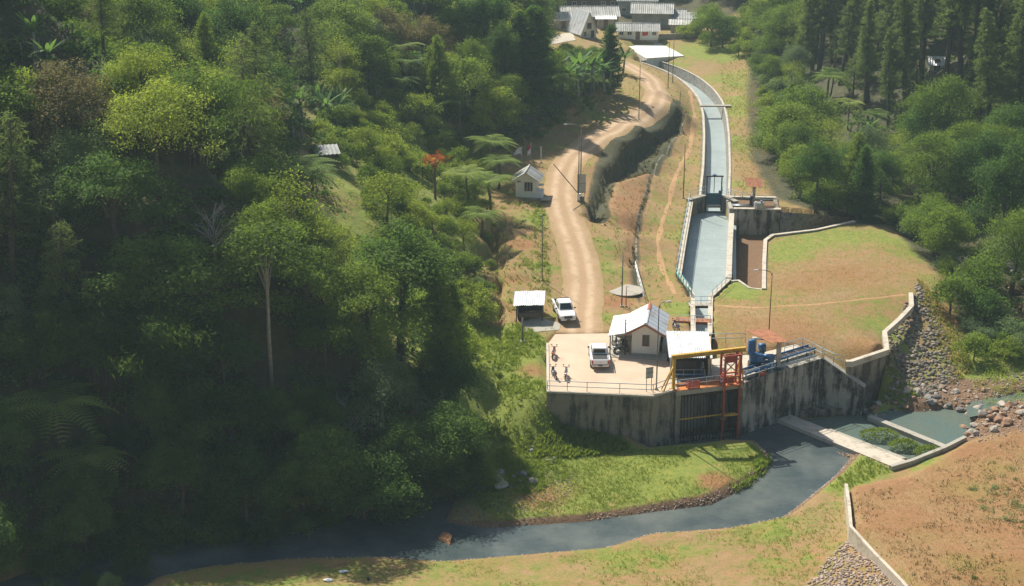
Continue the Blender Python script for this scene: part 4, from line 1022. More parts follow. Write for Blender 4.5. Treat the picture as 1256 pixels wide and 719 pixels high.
# red hoist frame going down to the water
t = empty('red_hoist', GP(5.0,0,-5.5), 0, 'tall red steel frame with cross braces standing in the water by the dark wall', 'hoist')
u0, u1 = 4.75, 6.35
for u in (u0, u1):
    for v, z0 in ((-.45, -5.6), (.55, 0)):
        adopt(gbox(MB(), u-.09, u+.09, v-.09, v+.09, z0, 3.25).build('column', MT['red'], None), t)
for z in (3.2, 1.05, .1):
    for v in (-.45, .55): adopt(gbox(MB(), u0+.09, u1-.09, v-.07, v+.07, z-.08, z+.08).build('cross_beam', MT['red' if z > 1.5 else 'orange'], None), t)
    for u in (u0, u1): adopt(gbox(MB(), u-.07, u+.07, -.36, .46, z-.075, z+.075).build('side_beam', MT['red'], None), t)
for z in (-2.95,): adopt(gbox(MB(), u0+.09, u1-.09, -.52, -.4, z-.08, z+.08).build('cross_beam', MT['yellow'], None), t)
adopt(bar(GP(u0,.0,1.1), GP(u1,.0,2.7), .06).build('brace', MT['orange'], None), t)
adopt(bar(GP(u1,.08,1.1), GP(u0,.08,2.7), .06).build('brace', MT['orange'], None), t)
adopt(gbox(MB(), u0+.3, u1-.35, -.3, .35, 2.45, 3.1).build('winch_housing', MT['red'], None), t)
adopt(gbox(MB(), u0+.45, u1-.5, -.25, .3, .25, .95).build('motor_box', MT['red'], None), t)
adopt(gbox(MB(), u0+.1, u1-.1, -.4, .5, .0, .06).build('platform', MT['orange'], None), t)
for z in (.5, .9):
    adopt(bar(GP(u0,-.55,z), GP(u1,-.55,z), .04).build('guard_rail', MT['red'], None), t)
    adopt(bar(GP(u0-.15,.5,z), GP(u0-.15,-.5,z), .04).build('guard_rail', MT['red'], None), t)
adopt(gbox(MB(), u0-.35, u0+.3, -.65, -.35, -3.3, -3.0).build('guide_bracket', MT['pole_brown'], None), t)
# red basket on the deck
t = empty('wire_basket', GP(1.75,.2,.06), rx, 'small red slatted basket on the orange deck', 'basket')
for x in (-.55,.55):
    for y in (-.3,.3): MB().box((x,y,.35),(.07,.07,.7)).build('corner_post', MT['red'], t)
for z in (.1,.28,.46,.64):
    for y in (-.3,.3): MB().box((0,y,z),(1.03,.04,.07)).build('slat', MT['red'], t)
    for x in (-.55,.55): MB().box((x,0,z),(.04,.53,.07)).build('slat', MT['red'], t)
MB().box((0,0,.06),(1.0,.5,.04)).build('floor', MT['rust'], t)
# rusty canopy on two columns
c1, c2 = U3(923.7,447,.03), U3(954,451.5,.03)
t = empty('rust_canopy', c1, 0, 'rusty sheet canopy on two pale columns over the blue machinery', 'canopy')
qz = 2.95
qq = [U3(946,421,qz), U3(968,419,qz), U3(943,404,qz+.1), U3(914,405,qz+.1)]
qv = [Vector((p.x, p.y, p.z+.0)) for p in (qq[0], qq[1], qq[2], qq[3])]
for i in range(4):
    a, b = i/4, (i+1)/4+.01
    f = lambda s, v: (qv[3].lerp(qv[2], 0)*(1-s)+qv[0]*s) if v == 0 else (qv[2]*(1-s)+qv[1]*s)
    oz = Vector((0,0,.012*(i % 2)))
    adopt(fixn(MB().corr([f(a,0)+oz, f(a,1)+oz, f(b,1)+oz, f(b,0)+oz], 4, .03).build('roof_sheet', MT['rust'], None)), t)
for c in (c1, c2):
    adopt(MB().box((c.x,c.y,qz/2),(.42,.42,qz-.08)).build('column', MT['conc_pale'], None), t)
    adopt(MB().box((c.x,c.y,.1),(.62,.62,.2)).build('column_base', MT['blue'], None), t)
adopt(MB().tube([c1+up*(qz-.14), c2+up*(qz-.14)], .09, 6).build('beam', MT['pole'], None), t)
# blue gate machinery
mq = U3(925,452,.03)
t = empty('hoist_motor', mq, 0, 'upright blue motor and gearbox under the rusty canopy', 'motor')
MB().box((0,0,.35),(1.2,1.0,.7)).build('base_frame', MT['black_steel'], t, .03)
MB().box((.15,.1,1.15),(1.3,.9,.9)).build('gearbox', MT['blue'], t, .08)
MB().tube([(-.35,.1,1.5),(-.35,.1,1.8),(-.35,.1,2.9),(-.35,.1,3.05)], [.42,.36,.36,.25], 14).build('motor', MT['blue'], t)
for k in range(4): MB().tube([(-.35,.1,1.9+k*.25),(-.35,.1,1.96+k*.25)], .41, 14).build('cooling_fin', MT['blue'], t)
MB().tube([(.8,.0,1.3),(1.5,-.2,1.3)], .28, 12).build('coupling', MT['blue'], t)
MB().box((1.6,-.25,.8),(.55,.6,1.5)).build('stand', MT['blue'], t, .05)
MB().box((.4,-.75,1.25),(.5,.3,.5)).build('terminal_box', MT['blue'], t, .04)
t = empty('small_motor', U3(934,441,.03), 0, 'smaller blue motor head just behind the upright one', 'motor')
MB().box((0,0,.5),(.5,.5,1.0)).build('stand', MT['black_steel'], t)
MB().tube([(-.4,0,1.4),(.35,0,1.4)], .34, 12).build('motor', MT['blue'], t); MB().box((.1,0,1.05),(.5,.5,.3)).build('foot', MT['blue'], t)
# conveyor channel along the wall
for (p0, p1, lab, mt) in ((U3(914,466,.03), U3(953,452.5,.03), 'nearer blue girder on the wall top, left of the pale column','blue'), (U3(953,448.5,.03), U3(1000,434,.03), 'farther blue girder on the wall top running to the corner','blue')):
    d1 = (p1-p0).normalized(); n1 = Vector((-d1.y, d1.x, 0)); L1 = (p1-p0).length
    t = empty('rake_conveyor', p0, math.atan2(d1.y, d1.x), lab, 'conveyor')
    for y in (0, 1.0): MB().box((L1/2,y,.62),(L1,.08,.2)).build('side_girder', MT[mt], t)
    MB().box((L1/2,.5,.5),(L1,.86,.05)).build('belt', MT['black_steel'], t)
    n = int(L1/1.3)
    for k in range(n+1):
        for y in (0, 1.0): MB().box((min(L1-.1,.1+k*L1/n),y,.235),(.1,.1,.45)).build('leg', MT['black_steel'], t)
    for k in range(n): MB().box((.6+k*L1/n,.5,.56),(.08,.84,.08)).build('roller', MT['steel'], t)
t = empty('tool_chest', U3(934,460.5,.05), R(25), 'small red chest lying on the wall walkway', 'chest'); MB().box((0,0,.15),(.9,.35,.3)).build('body', MT['red'], t, .02); MB().box((0,0,.33),(.92,.37,.06)).build('lid', MT['red'], t)
# footbridges over the intake channel
def deckbridge(a, b, w, z, mat, lab):
    a, b = U3(*a, z), U3(*b, z); t = empty('footbridge', a, math.atan2((b-a).y, (b-a).x), lab, 'footbridge'); L = (b-a).length
    for y in (0, w): MB().box((L/2,y,-.12),(L,.16,.22)).build('girder', MT['rust' if mat == 'rust' else 'black_steel'], t)
    n = int(L/.45)
    pm = MB().box((0,w/2,.03),(L/n-.03,w+.1,.06)).mesh('plank')
    for k in range(n):
        o = link('plank', pm, MT[mat], t); o.location = ((k+.5)*L/n, 0, random.uniform(-.01,.01))
deckbridge((845,375.5), (873,375.5), 1.0, .12, 'conc', 'grey plank footbridge at the narrow end of the settling basin')
deckbridge((827,394), (873,396), 1.1, .15, 'rust', 'rusty brown footbridge over the intake channel behind the tin shed')
# tin shelter
sg = ground(651,391)
t = empty('tin_shelter', sg, R(4), 'low open shelter with a patched white tin roof at the left edge of the road', 'shelter')
sheets(t, [(-2.0,-.9,1.75),(1.35,-.9,1.75),(1.75,2.1,2.35),(-1.6,2.1,2.35)], 5, 'roof_white', .03, 3, gapz=.04)
for x, y, z in ((-1.6,-.7,1.8),(1.2,-.7,1.8),(-1.3,1.9,2.3),(1.5,1.9,2.3)): bar((x,y,-.3),(x,y,z),.07,6).build('post', MT['wood'], t)
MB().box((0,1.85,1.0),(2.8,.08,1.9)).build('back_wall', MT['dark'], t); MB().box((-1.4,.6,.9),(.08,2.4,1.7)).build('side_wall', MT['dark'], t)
MB().box((0,-.6,.55),(2.6,.08,.5)).build('front_board', MT['wood'], t); MB().box((.2,.3,.5),(1.8,.9,.1)).build('bench', MT['wood'], t)
tag(MB().disc(tuple(gp3(767.5,358,.05)), 2.0, .1, 28).build('round_slab', MT['conc']), 'round grey concrete slab on the verge behind the cottage', 'slab')
tag(MB().prism([(p.x, p.y) for p in (ground(645,409), ground(686,406), ground(688,398), ground(660,390), ground(642,396))], lambda x, y: float(H(x, y))-.3, lambda x, y: float(H(x, y))+.05).build('shelter_apron', MT['conc']), kind='structure')
# guard house
gg = ground(645,243)
t = empty('guard_house', gg, R(-8), 'small white guard house with a grey gable roof beside the dirt road', 'guard house')
gable_walls(t, 2.7, 3.2, 2.5, 3.3, 'cream')
window(t, (.35,0,1.5), 1.15, 1.3, 'x', -1, 'white', 2)
window(t, (-.9,0,2.15), .5, .25, 'x', -1, 'white', 1)
sheets(t, [(1.95,-.6,2.2),(1.95,3.6,2.2),(.03,3.6,3.42),(.03,-.6,3.42)], 4, 'roof_pale', .03, 3)
sheets(t, [(-.03,-.6,3.42),(-.03,3.6,3.42),(-1.95,3.6,2.2),(-1.95,-.6,2.2)], 4, 'roof_pale', .03, 3)
MB().tube([(0,-.6,3.5),(0,3.6,3.5)], .09, 6).build('ridge_cap', MT['roof_pale'], t)
MB().box((1.75,.8,.45),(.9,1.6,.9)).build('counter', MT['cloth'], t); MB().box((1.85,1.2,1.5),(.7,1.0,.07)).build('counter_roof', MT['cloth'], t)
MB().box((0,1.5,-.4),(3.0,3.5,.9)).build('plinth', MT['conc'], t)
MB().box((2.6,-.2,.02),(1.2,1.6,.06)).build('step_slab', MT['conc'], t)
# canopy at the spillway
cg = U3(925,253,.2)
t = empty('tilted_canopy', cg, 0, 'orange rusty tilted sheet on a pale post above the spillway box', 'canopy')
bar((0,.8,-1.2),(0,.8,2.9),.22,8).build('post', MT['conc_pale'], t)
sheets(t, [(-1.15,.0,2.75),(1.15,.0,2.6),(1.1,2.0,3.35),(-1.2,2.0,3.5)], 4, 'rust', .03, 3)
MB().tube([(0,.8,2.85),(0,1.5,3.15)], .06, 6).build('strut', MT['pole'], t)
t = empty('valve_box', U3(931,256,.34), 0, 'pale grey valve box beside the post on the spillway box', 'box'); MB().box((0,.2,.4),(1.3,.7,.8)).build('body', MT['steel'], t, .03); MB().box((-.5,-.2,.5),(.3,.2,1.0)).build('duct', MT['cloth'], t); MB().tube([(.3,.1,.8),(.3,.1,1.1)], .15, 10).build('hand_wheel', MT['steel'], t)
t = empty('black_motor', U3(921,252,.34), 0, 'small black motor standing on the spillway box railing side', 'motor'); MB().tube([(0,0,0),(0,0,.5),(0,0,1.3)], [.25,.2,.2], 10).build('body', MT['plastic'], t); MB().tube([(-.3,0,1.0),(.3,0,1.0)], .12, 8).build('gear_head', MT['plastic'], t)
t = empty('pipe_bench', U3(910,254,.34), 0, 'pale steel pipes lying along the recess of the spillway box', 'pipes')
for k in range(2): MB().tube([(-1.2,k*.5+.6,.0),(1.6,k*.5+.6,.0)], .1, 8).build('pipe', MT['steel'], t)

# ---------------------------------------------------------------- settlement
def shed(px, py, w, d, h, h2, rz, roof, wall, label, gable=False, nsh=6, wins=0, name='farm_building', zb=None):
    g = ground(px, py)
    t = empty(name, g, rz, label, 'building')
    m = MB()
    if gable:
        P = [(0, 0), (d, 0), (d, h), (d/2, h2), (0, h)]
        vs = [(-w/2, y, z) for y, z in P]+[(w/2, y, z) for y, z in P]
        m.add(vs, [(0, 1, 2, 3, 4), (9, 8, 7, 6, 5)]+[(i, i+5, (i+1) % 5+5, (i+1) % 5) for i in (0, 1, 4)])
        s = (h2-h)/(d/2)
        sheets(t, [(-w/2-.4,-.6,h-.6*s+.06),(w/2+.4,-.6,h-.6*s+.06),(w/2+.4,d/2-.03,h2+.06),(-w/2-.4,d/2-.03,h2+.06)], nsh, roof, .05, 3)
        sheets(t, [(w/2+.4,d+.6,h-.6*s+.06),(-w/2-.4,d+.6,h-.6*s+.06),(-w/2-.4,d/2+.03,h2+.06),(w/2+.4,d/2+.03,h2+.06)], nsh, roof, .05, 3)
        MB().tube([(-w/2-.4,d/2,h2+.12),(w/2+.4,d/2,h2+.12)], .12, 6).build('ridge_cap', MT[roof], t)
    else:
        vs = [(-w/2,0,0),(w/2,0,0),(w/2,d,0),(-w/2,d,0),(-w/2,0,h),(w/2,0,h),(w/2,d,h2),(-w/2,d,h2)]
        m.hexa(vs); s = (h2-h)/d
        sheets(t, [(-w/2-.5,-.7,h-.7*s+.06),(w/2+.5,-.7,h-.7*s+.06),(w/2+.5,d+.5,h2+.5*s+.06),(-w/2-.5,d+.5,h2+.5*s+.06)], nsh, roof, .05, 3)
    fixn(m.build('wall', MT[wall], t))
    MB().box((0,d/2,-.5),(w+.2,d+.2,1.1)).build('plinth', MT['conc'], t)
    for k in range(wins):
        x = -w/2+(k+.5)*w/wins
        if k == wins//2: 
            dr = MB().box((x,-.03,1.0),(.9,.08,2.0)).build('door', MT['wood'], t)
        else: window(t, (x,0,1.4), .9, .8, 'x', -1, 'white', 1)
    return t
tq = shed(782,50,8.4,3.6,2.1,3.1,R(-3),'roof_pale','cream','long white house with a pale corrugated roof in front of the white court',True,8,5)
MB().box((1.4,-.08,1.3),(.9,.06,.8)).build('red_sign', MT['flagred'], tq)
shed(799,34,8.5,6,3.2,4.6,R(-6),'roof_pale','roof_grey','broad grey roofed barn behind the long white house',True,7,0)
shed(781,20,8.5,7,3.6,5.6,R(-4),'roof_grey','roof_grey','grey roofed barn at the top of the village with a rusty patch',True,7,3)
shed(724,32,12,6,2.2,3.6,R(4),'roof_pale','conc','long pale roofed open barn behind the steep roofed white house',True,9,0)
shed(722,12,13,5,2.6,3.8,R(6),'roof_grey','wood','farthest long grey roofed barn at the top edge',True,9,6)
shed(743,36,3.6,3,2.2,2.5,R(0),'roof_white','conc','small white flat roofed shed between the white house and the long house',False,3,1)
shed(822,31,6,4,2.2,3.0,R(-8),'roof_grey','roof_grey','low grey roofed shed at the right end of the village',True,5,0)
shed(834,41,4.0,2.5,1.8,2.2,R(-6),'roof_pale','conc','little pale roofed shelter beside the grey garden wall',False,3,0)
shed(852,33,9,3,1.8,2.4,R(-5),'roof_grey','conc','narrow grey roofed lean-to right of the village sheds',False,6,0)
shed(684,36,5,4,2.0,3.0,R(12),'roof_pale','conc','pale roofed hut left of the steep roofed white house',True,4,2)
# steep roofed white house
g = ground(722,47)
t = empty('steep_roof_house', g, R(28), 'white house with a very steep grey white roof at the village edge', 'house')
w, d, hr = 3.6, 5.2, 5.2
m = MB(); P = [(-w/2,0),(w/2,0),(w/2,1.2),(0,hr),(-w/2,1.2)]
m.add([(x,0,z) for x,z in P]+[(x,d,z) for x,z in P], [(0,1,2,3,4),(9,8,7,6,5)]+[(i,i+5,(i+1)%5+5,(i+1)%5) for i in (0,1,4)]); fixn(m.build('wall', MT['white'], t))
sheets(t, [(-.02,-.35,hr+.1),(-.02,d+.35,hr+.1),(-w/2-.3,d+.35,.75),(-w/2-.3,-.35,.75)], 5, 'roof_white', .03, 3)
sheets(t, [(w/2+.3,-.35,.75),(w/2+.3,d+.35,.75),(.02,d+.35,hr+.1),(.02,-.35,hr+.1)], 5, 'roof_white', .03, 3)
window(t, (.1,0,2.5), .9, 1.1, 'x', -1, 'wood', 1); window(t, (-.9,0,.9), .5, .8, 'x', -1, 'wood', 0); MB().box((.9,-.03,.75),(.75,.08,1.5)).build('door', MT['plastic'], t)
MB().box((0,d/2,-.6),(w+.2,d+.2,1.2)).build('plinth', MT['conc'], t)
fl = lambda pts: [(p.x, p.y) for p in (ground(*q) for q in pts)]
def drape(name, px4, mat, off=.08, n=14, zc=None):
    c = [np.array(q) for q in (fl(px4) if zc is None else [U(a, b, zc) for a, b in px4])]; vs = []
    for i in range(n+1):
        for j in range(n+1):
            u, v = i/n, j/n; q = (c[0]*(1-u)+c[1]*u)*(1-v)+(c[3]*(1-u)+c[2]*u)*v; vs.append((q[0], q[1], (float(H(*q)) if zc is None else zc)+off))
        m = MB().add(vs, [(i*(n+1)+j, (i+1)*(n+1)+j, (i+1)*(n+1)+j+1, i*(n+1)+j+1) for i in range(n) for j in range(n)])
    o = fixn(m.build(name, MT[mat])); sd = o.modifiers.new('thickness', 'SOLIDIFY'); sd.thickness = 1.8; sd.offset = -1
    return tag(o, kind='structure')
drape('concrete_court', [(765,56.5),(811,53),(839,69),(793,72)], 'white', zc=2.0)
drape('drying_yard', [(672,45),(702,40),(706,50),(676,56)], 'conc_pale')
gw = fl([(808,49),(838,47.5),(866,45)]); zz = [float(H(x, y))+1.1 for x, y in gw]
tag(fixn(band(MB(), gw, .25, [z-1.8 for z in zz], zz).build('garden_wall', MT['conc'])), 'low grey garden wall at the right of the village', 'wall')
# forest hut on the right
shed(1149,88,2.4,2.2,1.3,2.0,R(-10),'roof_white','cream','tiny white roofed hut among the tall pines on the right',True,3,1,'forest_hut')
shed(402,200,1.9,1.5,1.2,1.5,R(15),'roof_grey','wood','tiny pale roofed hut half hidden on the forest slope',False,2,0,'forest_hut')

# ---------------------------------------------------------------- vegetation
G = lambda r, g, b: (r, g, b)
LM = {
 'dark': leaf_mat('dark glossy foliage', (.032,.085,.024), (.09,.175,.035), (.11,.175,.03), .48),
 'mid': leaf_mat('mid green foliage', (.07,.14,.024), (.17,.255,.036), (.2,.25,.035), .5),
 'olive': leaf_mat('yellow green foliage', (.14,.21,.025), (.28,.35,.05), (.26,.31,.045), .52),
 'grey': leaf_mat('grey green foliage', (.09,.15,.075), (.19,.25,.12), (.17,.24,.08), .45),
 'pine': leaf_mat('needle foliage', (.08,.13,.05), (.17,.23,.08), (.17,.22,.05), .48),
 'bamboo': leaf_mat('bamboo foliage', (.045,.11,.015), (.11,.19,.025), (.1,.16,.03), .42),
 'banana': leaf_mat('banana foliage', (.06,.14,.03), (.14,.24,.06), None, .45, .6),
 'fern': leaf_mat('fern fronds', (.09,.19,.03), (.19,.3,.05), (.24,.3,.06), .5),
 'yellowtan': leaf_mat('tan tinted foliage', (.12,.12,.05), (.24,.2,.09), None, .38),
 'flame': leaf_mat('orange blossom', (.5,.08,.02), (.65,.16,.04), None, .3),
 'grass': leaf_mat('lush grass blades', (.13,.2,.02), (.25,.31,.05), None, .4),
 'bank': leaf_mat('shade darkened bank ferns', (.05,.052,.025), (.12,.105,.045), None, .25), 'drybank': leaf_mat('brown bank straw', (.1,.08,.035), (.19,.15,.06), None, .25),  # bank ferns coloured darker to carry the shade of the steep cut
 'drygrass': leaf_mat('straw grass blades', (.27,.21,.075), (.4,.3,.13), None, .35),
}
def unit(v): return v/(np.linalg.norm(v, axis=-1, keepdims=True)+1e-9)
def quads(C, Nn, L, Wd, rg, down=0.0, T=None):
    n = len(C); Nn = unit(Nn)
    if T is None: T = rg.normal(size=(n, 3))
    T = T-Nn*np.sum(T*Nn, -1, keepdims=True); T[:, 2] -= down; T = unit(T); B = unit(np.cross(Nn, T))
    L = np.broadcast_to(L, n)[:, None]*rg.uniform(.7, 1.25, (n, 1)); Wd = np.broadcast_to(Wd, n)[:, None]*rg.uniform(.7, 1.2, (n, 1))
    V = np.stack([C-T*L*.5, C+B*Wd*.5-T*L*.05, C+T*L*.5-Nn*L*.12, C-B*Wd*.5-T*L*.05], 1).reshape(-1, 3)
    return V, np.arange(n*4).reshape(n, 4)
def lobes_to_leaves(lobes, per, rg, L, Wd, upb=.5, spray=.3, down=0.15, fill=.72):
    Cs = []; Ns = []; Ts = []; ph = rg.uniform(0, 6, 6)
    for (c, r) in lobes:
        ns = max(3, int(per*(np.prod(r)**(2/3))/8)); 
        d = unit(rg.normal(size=(ns, 3))); d[:, 2] = np.where(d[:, 2] < -.45, -d[:, 2], d[:, 2])
        rad = np.where(rg.uniform(0, 1, (ns, 1)) < .15, rg.uniform(1.0, 1.45, (ns, 1)), rg.uniform(fill, 1.06, (ns, 1))); p = np.array(c)+d*np.array(r)*rad
        w_ = np.sin(p[:, 0]*1.5+ph[0])*np.sin(p[:, 1]*1.4+ph[1])+.7*np.sin(p[:, 2]*2.1+ph[2])*np.sin((p[:, 0]+p[:, 1])*1.1+ph[3]); ok = (w_ > -.28) | (rg.uniform(0, 1, ns) < .22)
        p = p+d*(w_*.45*np.mean(r)**.5)[:, None]; p, d, w_ = p[ok], d[ok], w_[ok]; ns = len(p)
        tn = np.clip(.45+w_*.25+rg.normal(size=ns)*.2, 0, 1)
        for q in range(8):
            off = rg.normal(size=(ns, 3))*spray*np.array((1, 1, .6))
            Cs.append(p+off); Ns.append(d*.55+np.array((0, 0, upb))+rg.normal(size=(ns, 3))*.55); Ts.append(np.clip(tn+rg.normal(size=ns)*.18, 0, 1))
    C = np.concatenate(Cs); V, Q = quads(C, np.concatenate(Ns), L*rg.uniform(.6, 1.5, len(C)), Wd, rg, down)
    return V, Q, np.repeat(np.concatenate(Ts), 4)
def limbs_mesh(name, h, lobes, r0, rg, mat, base_h=.35, lean=(0, 0), n=7):
    m = MB(); top = Vector((lean[0], lean[1], h*.8))
    m.tube([(0, 0, -.8), (lean[0]*.25, lean[1]*.25, h*.25), (lean[0]*.6+.1, lean[1]*.6, h*.55), top], [r0*1.25, r0, r0*.65, r0*.25], n)
    for (c, r) in lobes[:9]:
        c = Vector(c); z = min(c.z-.4*r[2], h*.75)*rg.uniform(.6, .85); z = max(z, h*base_h*.8); k = z/(h*.8)
        p = Vector((lean[0]*k, lean[1]*k, z)); mid = p.lerp(c, .5)+Vector((0, 0, .3))
        m.tube([p, mid, c], [r0*.45, r0*.28, r0*.1], 5, False)
    me = m.mesh(name); me.materials.append(MT[mat]); return me
PROTO = {}
def proto(key, crown, trunk, leafmat):
    V, Q, tone = crown
    c = np_mesh('crown', V, Q, tone); c.materials.append(LM[leafmat]); PROTO[key] = (c, trunk)
def broad(key, seed, h, w, nl, mat, per=150, flat=.6, L=.25, Wd=.155, bark='bark', upb=.5, low=.28, spray=.36, big=1.0):
    rg = np.random.default_rng(seed); lobes = []
    nl = int(nl*1.6)
    for k in range(nl):
        a = k*2.4+rg.uniform(-.4, .4); rr = w*.5*math.sqrt((k+.5)/nl)*rg.uniform(.7, 1.0)
        z = h*(low+(.93-low)*(1-(rr/(w*.5))**2*rg.uniform(.45, 1.15)) )-rg.uniform(0, .16)*h
        s = big*w*rg.uniform(.13, .24)
        if k % 4 == 3: rr *= rg.uniform(1.05, 1.35); z += h*rg.uniform(-.08, .1); s *= .55
        lobes.append(((rr*math.cos(a), rr*math.sin(a), z), (s, s, s*flat*rg.uniform(.8, 1.3))))
    proto(key, lobes_to_leaves(lobes, per*3.0, rg, L, Wd, upb, spray), limbs_mesh('trunk', h, lobes, (.15 if key[0] == 'e' else .018*h+.04), rg, bark, low), mat)
broad('dark1', 1, 11, 8.5, 14, 'dark', 190); broad('dark2', 2, 9, 7.5, 12, 'dark', 190, .8); broad('dark3', 3, 13, 7, 15, 'dark', 190, .9, low=.2)
broad('mid1', 4, 10, 8.5, 13, 'mid', 160); broad('mid2', 5, 8, 6.5, 11, 'mid', 170, .8); broad('mid3', 6, 12, 9, 16, 'mid', 150, .55)
broad('olive1', 7, 9, 9, 16, 'olive', 150, .4, .2, .12, upb=.9); broad('olive2', 8, 7, 6.5, 11, 'olive', 140, .5, .24, .14)
broad('grey1', 9, 8, 7, 12, 'grey', 140, .7, .24, .13, 'bark_pale'); broad('tan1', 10, 8, 7.5, 14, 'yellowtan', 140, .6, .24, .14)
broad('layer1', 11, 11, 9, 13, 'dark', 190, .28, .27, .17, upb=1.0, low=.45)
broad('airy1', 12, 10, 6, 12, 'olive', 75, .6, .22, .12, 'bark_pale', low=.4, spray=.45)
broad('emergent1', 13, 16, 6, 12, 'mid', 150, .5, .27, .16, 'bark_pale', low=.6, upb=.8)
broad('flame1', 14, 7, 3.0, 5, 'flame', 90, .5, .25, .16, 'bark', low=.75)
for k, (sd, mt) in enumerate(((21,'mid'),(22,'olive'),(23,'dark'),(24,'grey'),(25,'mid'))):
    broad('bush%d' % k, sd, 2.6, 3.6, 9, mt, 230, .8, .2, .12, low=.22, spray=.22, big=1.15)
def conifer(key, seed, h, w, mat, droop, dens, start=.18, L=.45, Wd=.05, bark='bark', col=1.0, thin=26):
    rg = np.random.default_rng(seed); m = MB(); m.tube([(0,0,-.8),(.05,0,h*.4),(0,.08,h*.75),(0,0,h)], [.02*h,.015*h,.009*h,.02], 7)
    Cs=[]; Ns=[]; Td=[]; tn=[]; nb=int(h*dens)
    for k in range(nb):
        t = start+(1-start)*(k+rg.uniform(0,1))/nb; z=h*t; ln=w*.5*(1-t)**col*rg.uniform(.65,1.15)+.25; a=rg.uniform(0,6.283)
        d=np.array((math.cos(a),math.sin(a),.25-droop*.3)); p0=np.array((0,0,z)); e=p0+d*ln
        if ln > .8: m.tube([Vector(p0), Vector(p0+d*ln*.5+np.array((0,0,.06*ln))), Vector(e-np.array((0,0,droop*ln*.2)))], [.03,.02,.008], 4, False)
        ns=int(thin*ln); s=rg.uniform(.15,1.03,ns)**.8
        c=p0+d*ln*s[:,None]+rg.normal(size=(ns,3))*.16+np.array((0,0,-droop*.35))*(s**2)[:,None]*ln*.5
        Cs.append(c); Ns.append(rg.normal(size=(ns,3))+np.array((0,0,.4))); Td.append(np.tile(d*.8+np.array((0,0,-droop)),(ns,1))+rg.normal(size=(ns,3))*.45); tn.append(np.full(ns,rg.uniform(.1,.9)))
    C=np.concatenate(Cs); V,Q=quads(C,np.concatenate(Ns),L,Wd,rg,0,np.concatenate(Td))
    me=m.mesh('trunk'); me.materials.append(MT[bark]); proto(key,(V,Q,np.repeat(np.concatenate(tn),4)),me,mat)
conifer('pine1', 31, 14, 9.5, 'pine', .75, 10, .2, .6, .06, col=.55, thin=13); conifer('pine2', 32, 12, 6.5, 'pine', .5, 9, .3, .5, .08, col=.55, thin=15)
conifer('cypress1', 33, 10, 4.4, 'dark', .2, 26, .04, .35, .14, col=.7); conifer('tallpine1', 34, 24, 6.5, 'pine', .2, 9, .38, .55, .11, col=.5); conifer('tallpine2', 35, 21, 6, 'pine', .3, 9, .3, .55, .11, col=.5)
conifer('slender1', 36, 12, 5, 'mid', .3, 16, .2, .35, .12, col=.6); conifer('darkcol1', 37, 13, 5.5, 'dark', .1, 24, .05, .38, .16, col=.45)
def bamboo(key, seed, h=9):
    rg=np.random.default_rng(seed); m=MB(); Cs=[]; Ns=[]; Td=[]; tn=[]
    for k in range(34):
        a=rg.uniform(0,6.283); sp=rg.uniform(.2,1); b=np.array((math.cos(a),math.sin(a),0)); p0=b*.9*rg.uniform(0,1); hh=h*rg.uniform(.7,1.1); out=sp*h*.5
        pts=[p0+b*out*(t**2.2)+np.array((0,0,hh*(t-.32*t**3*sp))) for t in np.linspace(0,1,6)]
        m.tube([Vector(p) for p in pts],[.05,.045,.04,.03,.02,.01],4,False)
        ns=330; t=rg.uniform(.3,1.05,ns)**.8; P=np.array(pts); ii=np.clip((t*5).astype(int),0,4); f=t*5-ii
        c=P[ii]*(1-f[:,None])+P[ii+1]*f[:,None]+rg.normal(size=(ns,3))*np.array((.5,.5,.4)); c[:,2]-=.2
        Cs.append(c); Ns.append(rg.normal(size=(ns,3))*.6+np.array((0,0,.6))); Td.append(np.tile(b*.5,(ns,1))+rg.normal(size=(ns,3))*.6+np.array((0,0,-.5))); tn.append(np.clip(rg.uniform(.1,.9)+rg.normal(size=ns)*.15,0,1))
    V,Q=quads(np.concatenate(Cs),np.concatenate(Ns),.42,.1,rg,0,np.concatenate(Td)); me=m.mesh('stems'); me.materials.append(MT['bark']); proto(key,(V,Q,np.repeat(np.concatenate(tn),4)),me,'bamboo')
bamboo('bamboo1', 41); bamboo('bamboo2', 42, 8)
def blade(p0, az, L, W, rise, drop, n=7, fold=.18, tone=.5, pinn=False):
    # arching leaf: two strips folded along the midrib
    d=np.array((math.cos(az),math.sin(az),0)); s=np.array((-d[1],d[0],0)); V=[]; Q=[]
    for i in range(n+1):
        t=i/n; p=p0+d*L*(t*(1-.12*t))+np.array((0,0,rise*t-drop*t*t)); w=W*.5*math.sin(math.pi*min(1,.10+t*.92))**.7*(1 if i<n else .1)
        V+=[p-s*w+np.array((0,0,-fold*w)),p,p+s*w+np.array((0,0,-fold*w))]
    for i in range(n):
        a=3*i; Q+=[(a,a+1,a+4,a+3),(a+1,a+2,a+5,a+4)]
    return V,Q
def banana(key, seed):
    rg=np.random.default_rng(seed); V=[]; Q=[]; tn=[]; m=MB()
    for sx,sy,sc in ((0,0,1),(1.3,.5,.8),(-.8,1.1,.7)):
        h=2.6*sc; m.tube([(sx,sy,-.5),(sx,sy,h*.6),(sx+.05,sy,h)],[.22*sc,.17*sc,.1*sc],8)
        for k in range(12):
            az=k*2.4+rg.uniform(-.3,.3); up=rg.uniform(.2,1)
            v,q=blade(np.array((sx,sy,h)),az,2.5*sc*rg.uniform(.8,1.1),.46*sc,(1.2+1.6*up)*sc,(1.9-1.0*up)*sc*rg.uniform(.8,1.2))
            b=len(V); V+=v; Q+=[tuple(i+b for i in f) for f in q]; tn+=[rg.uniform(0,1)]*len(v)
    me=m.mesh('stem'); me.materials.append(MT['bark_pale']); proto(key,(np.array(V),np.array(Q),np.array(tn)),me,'banana')
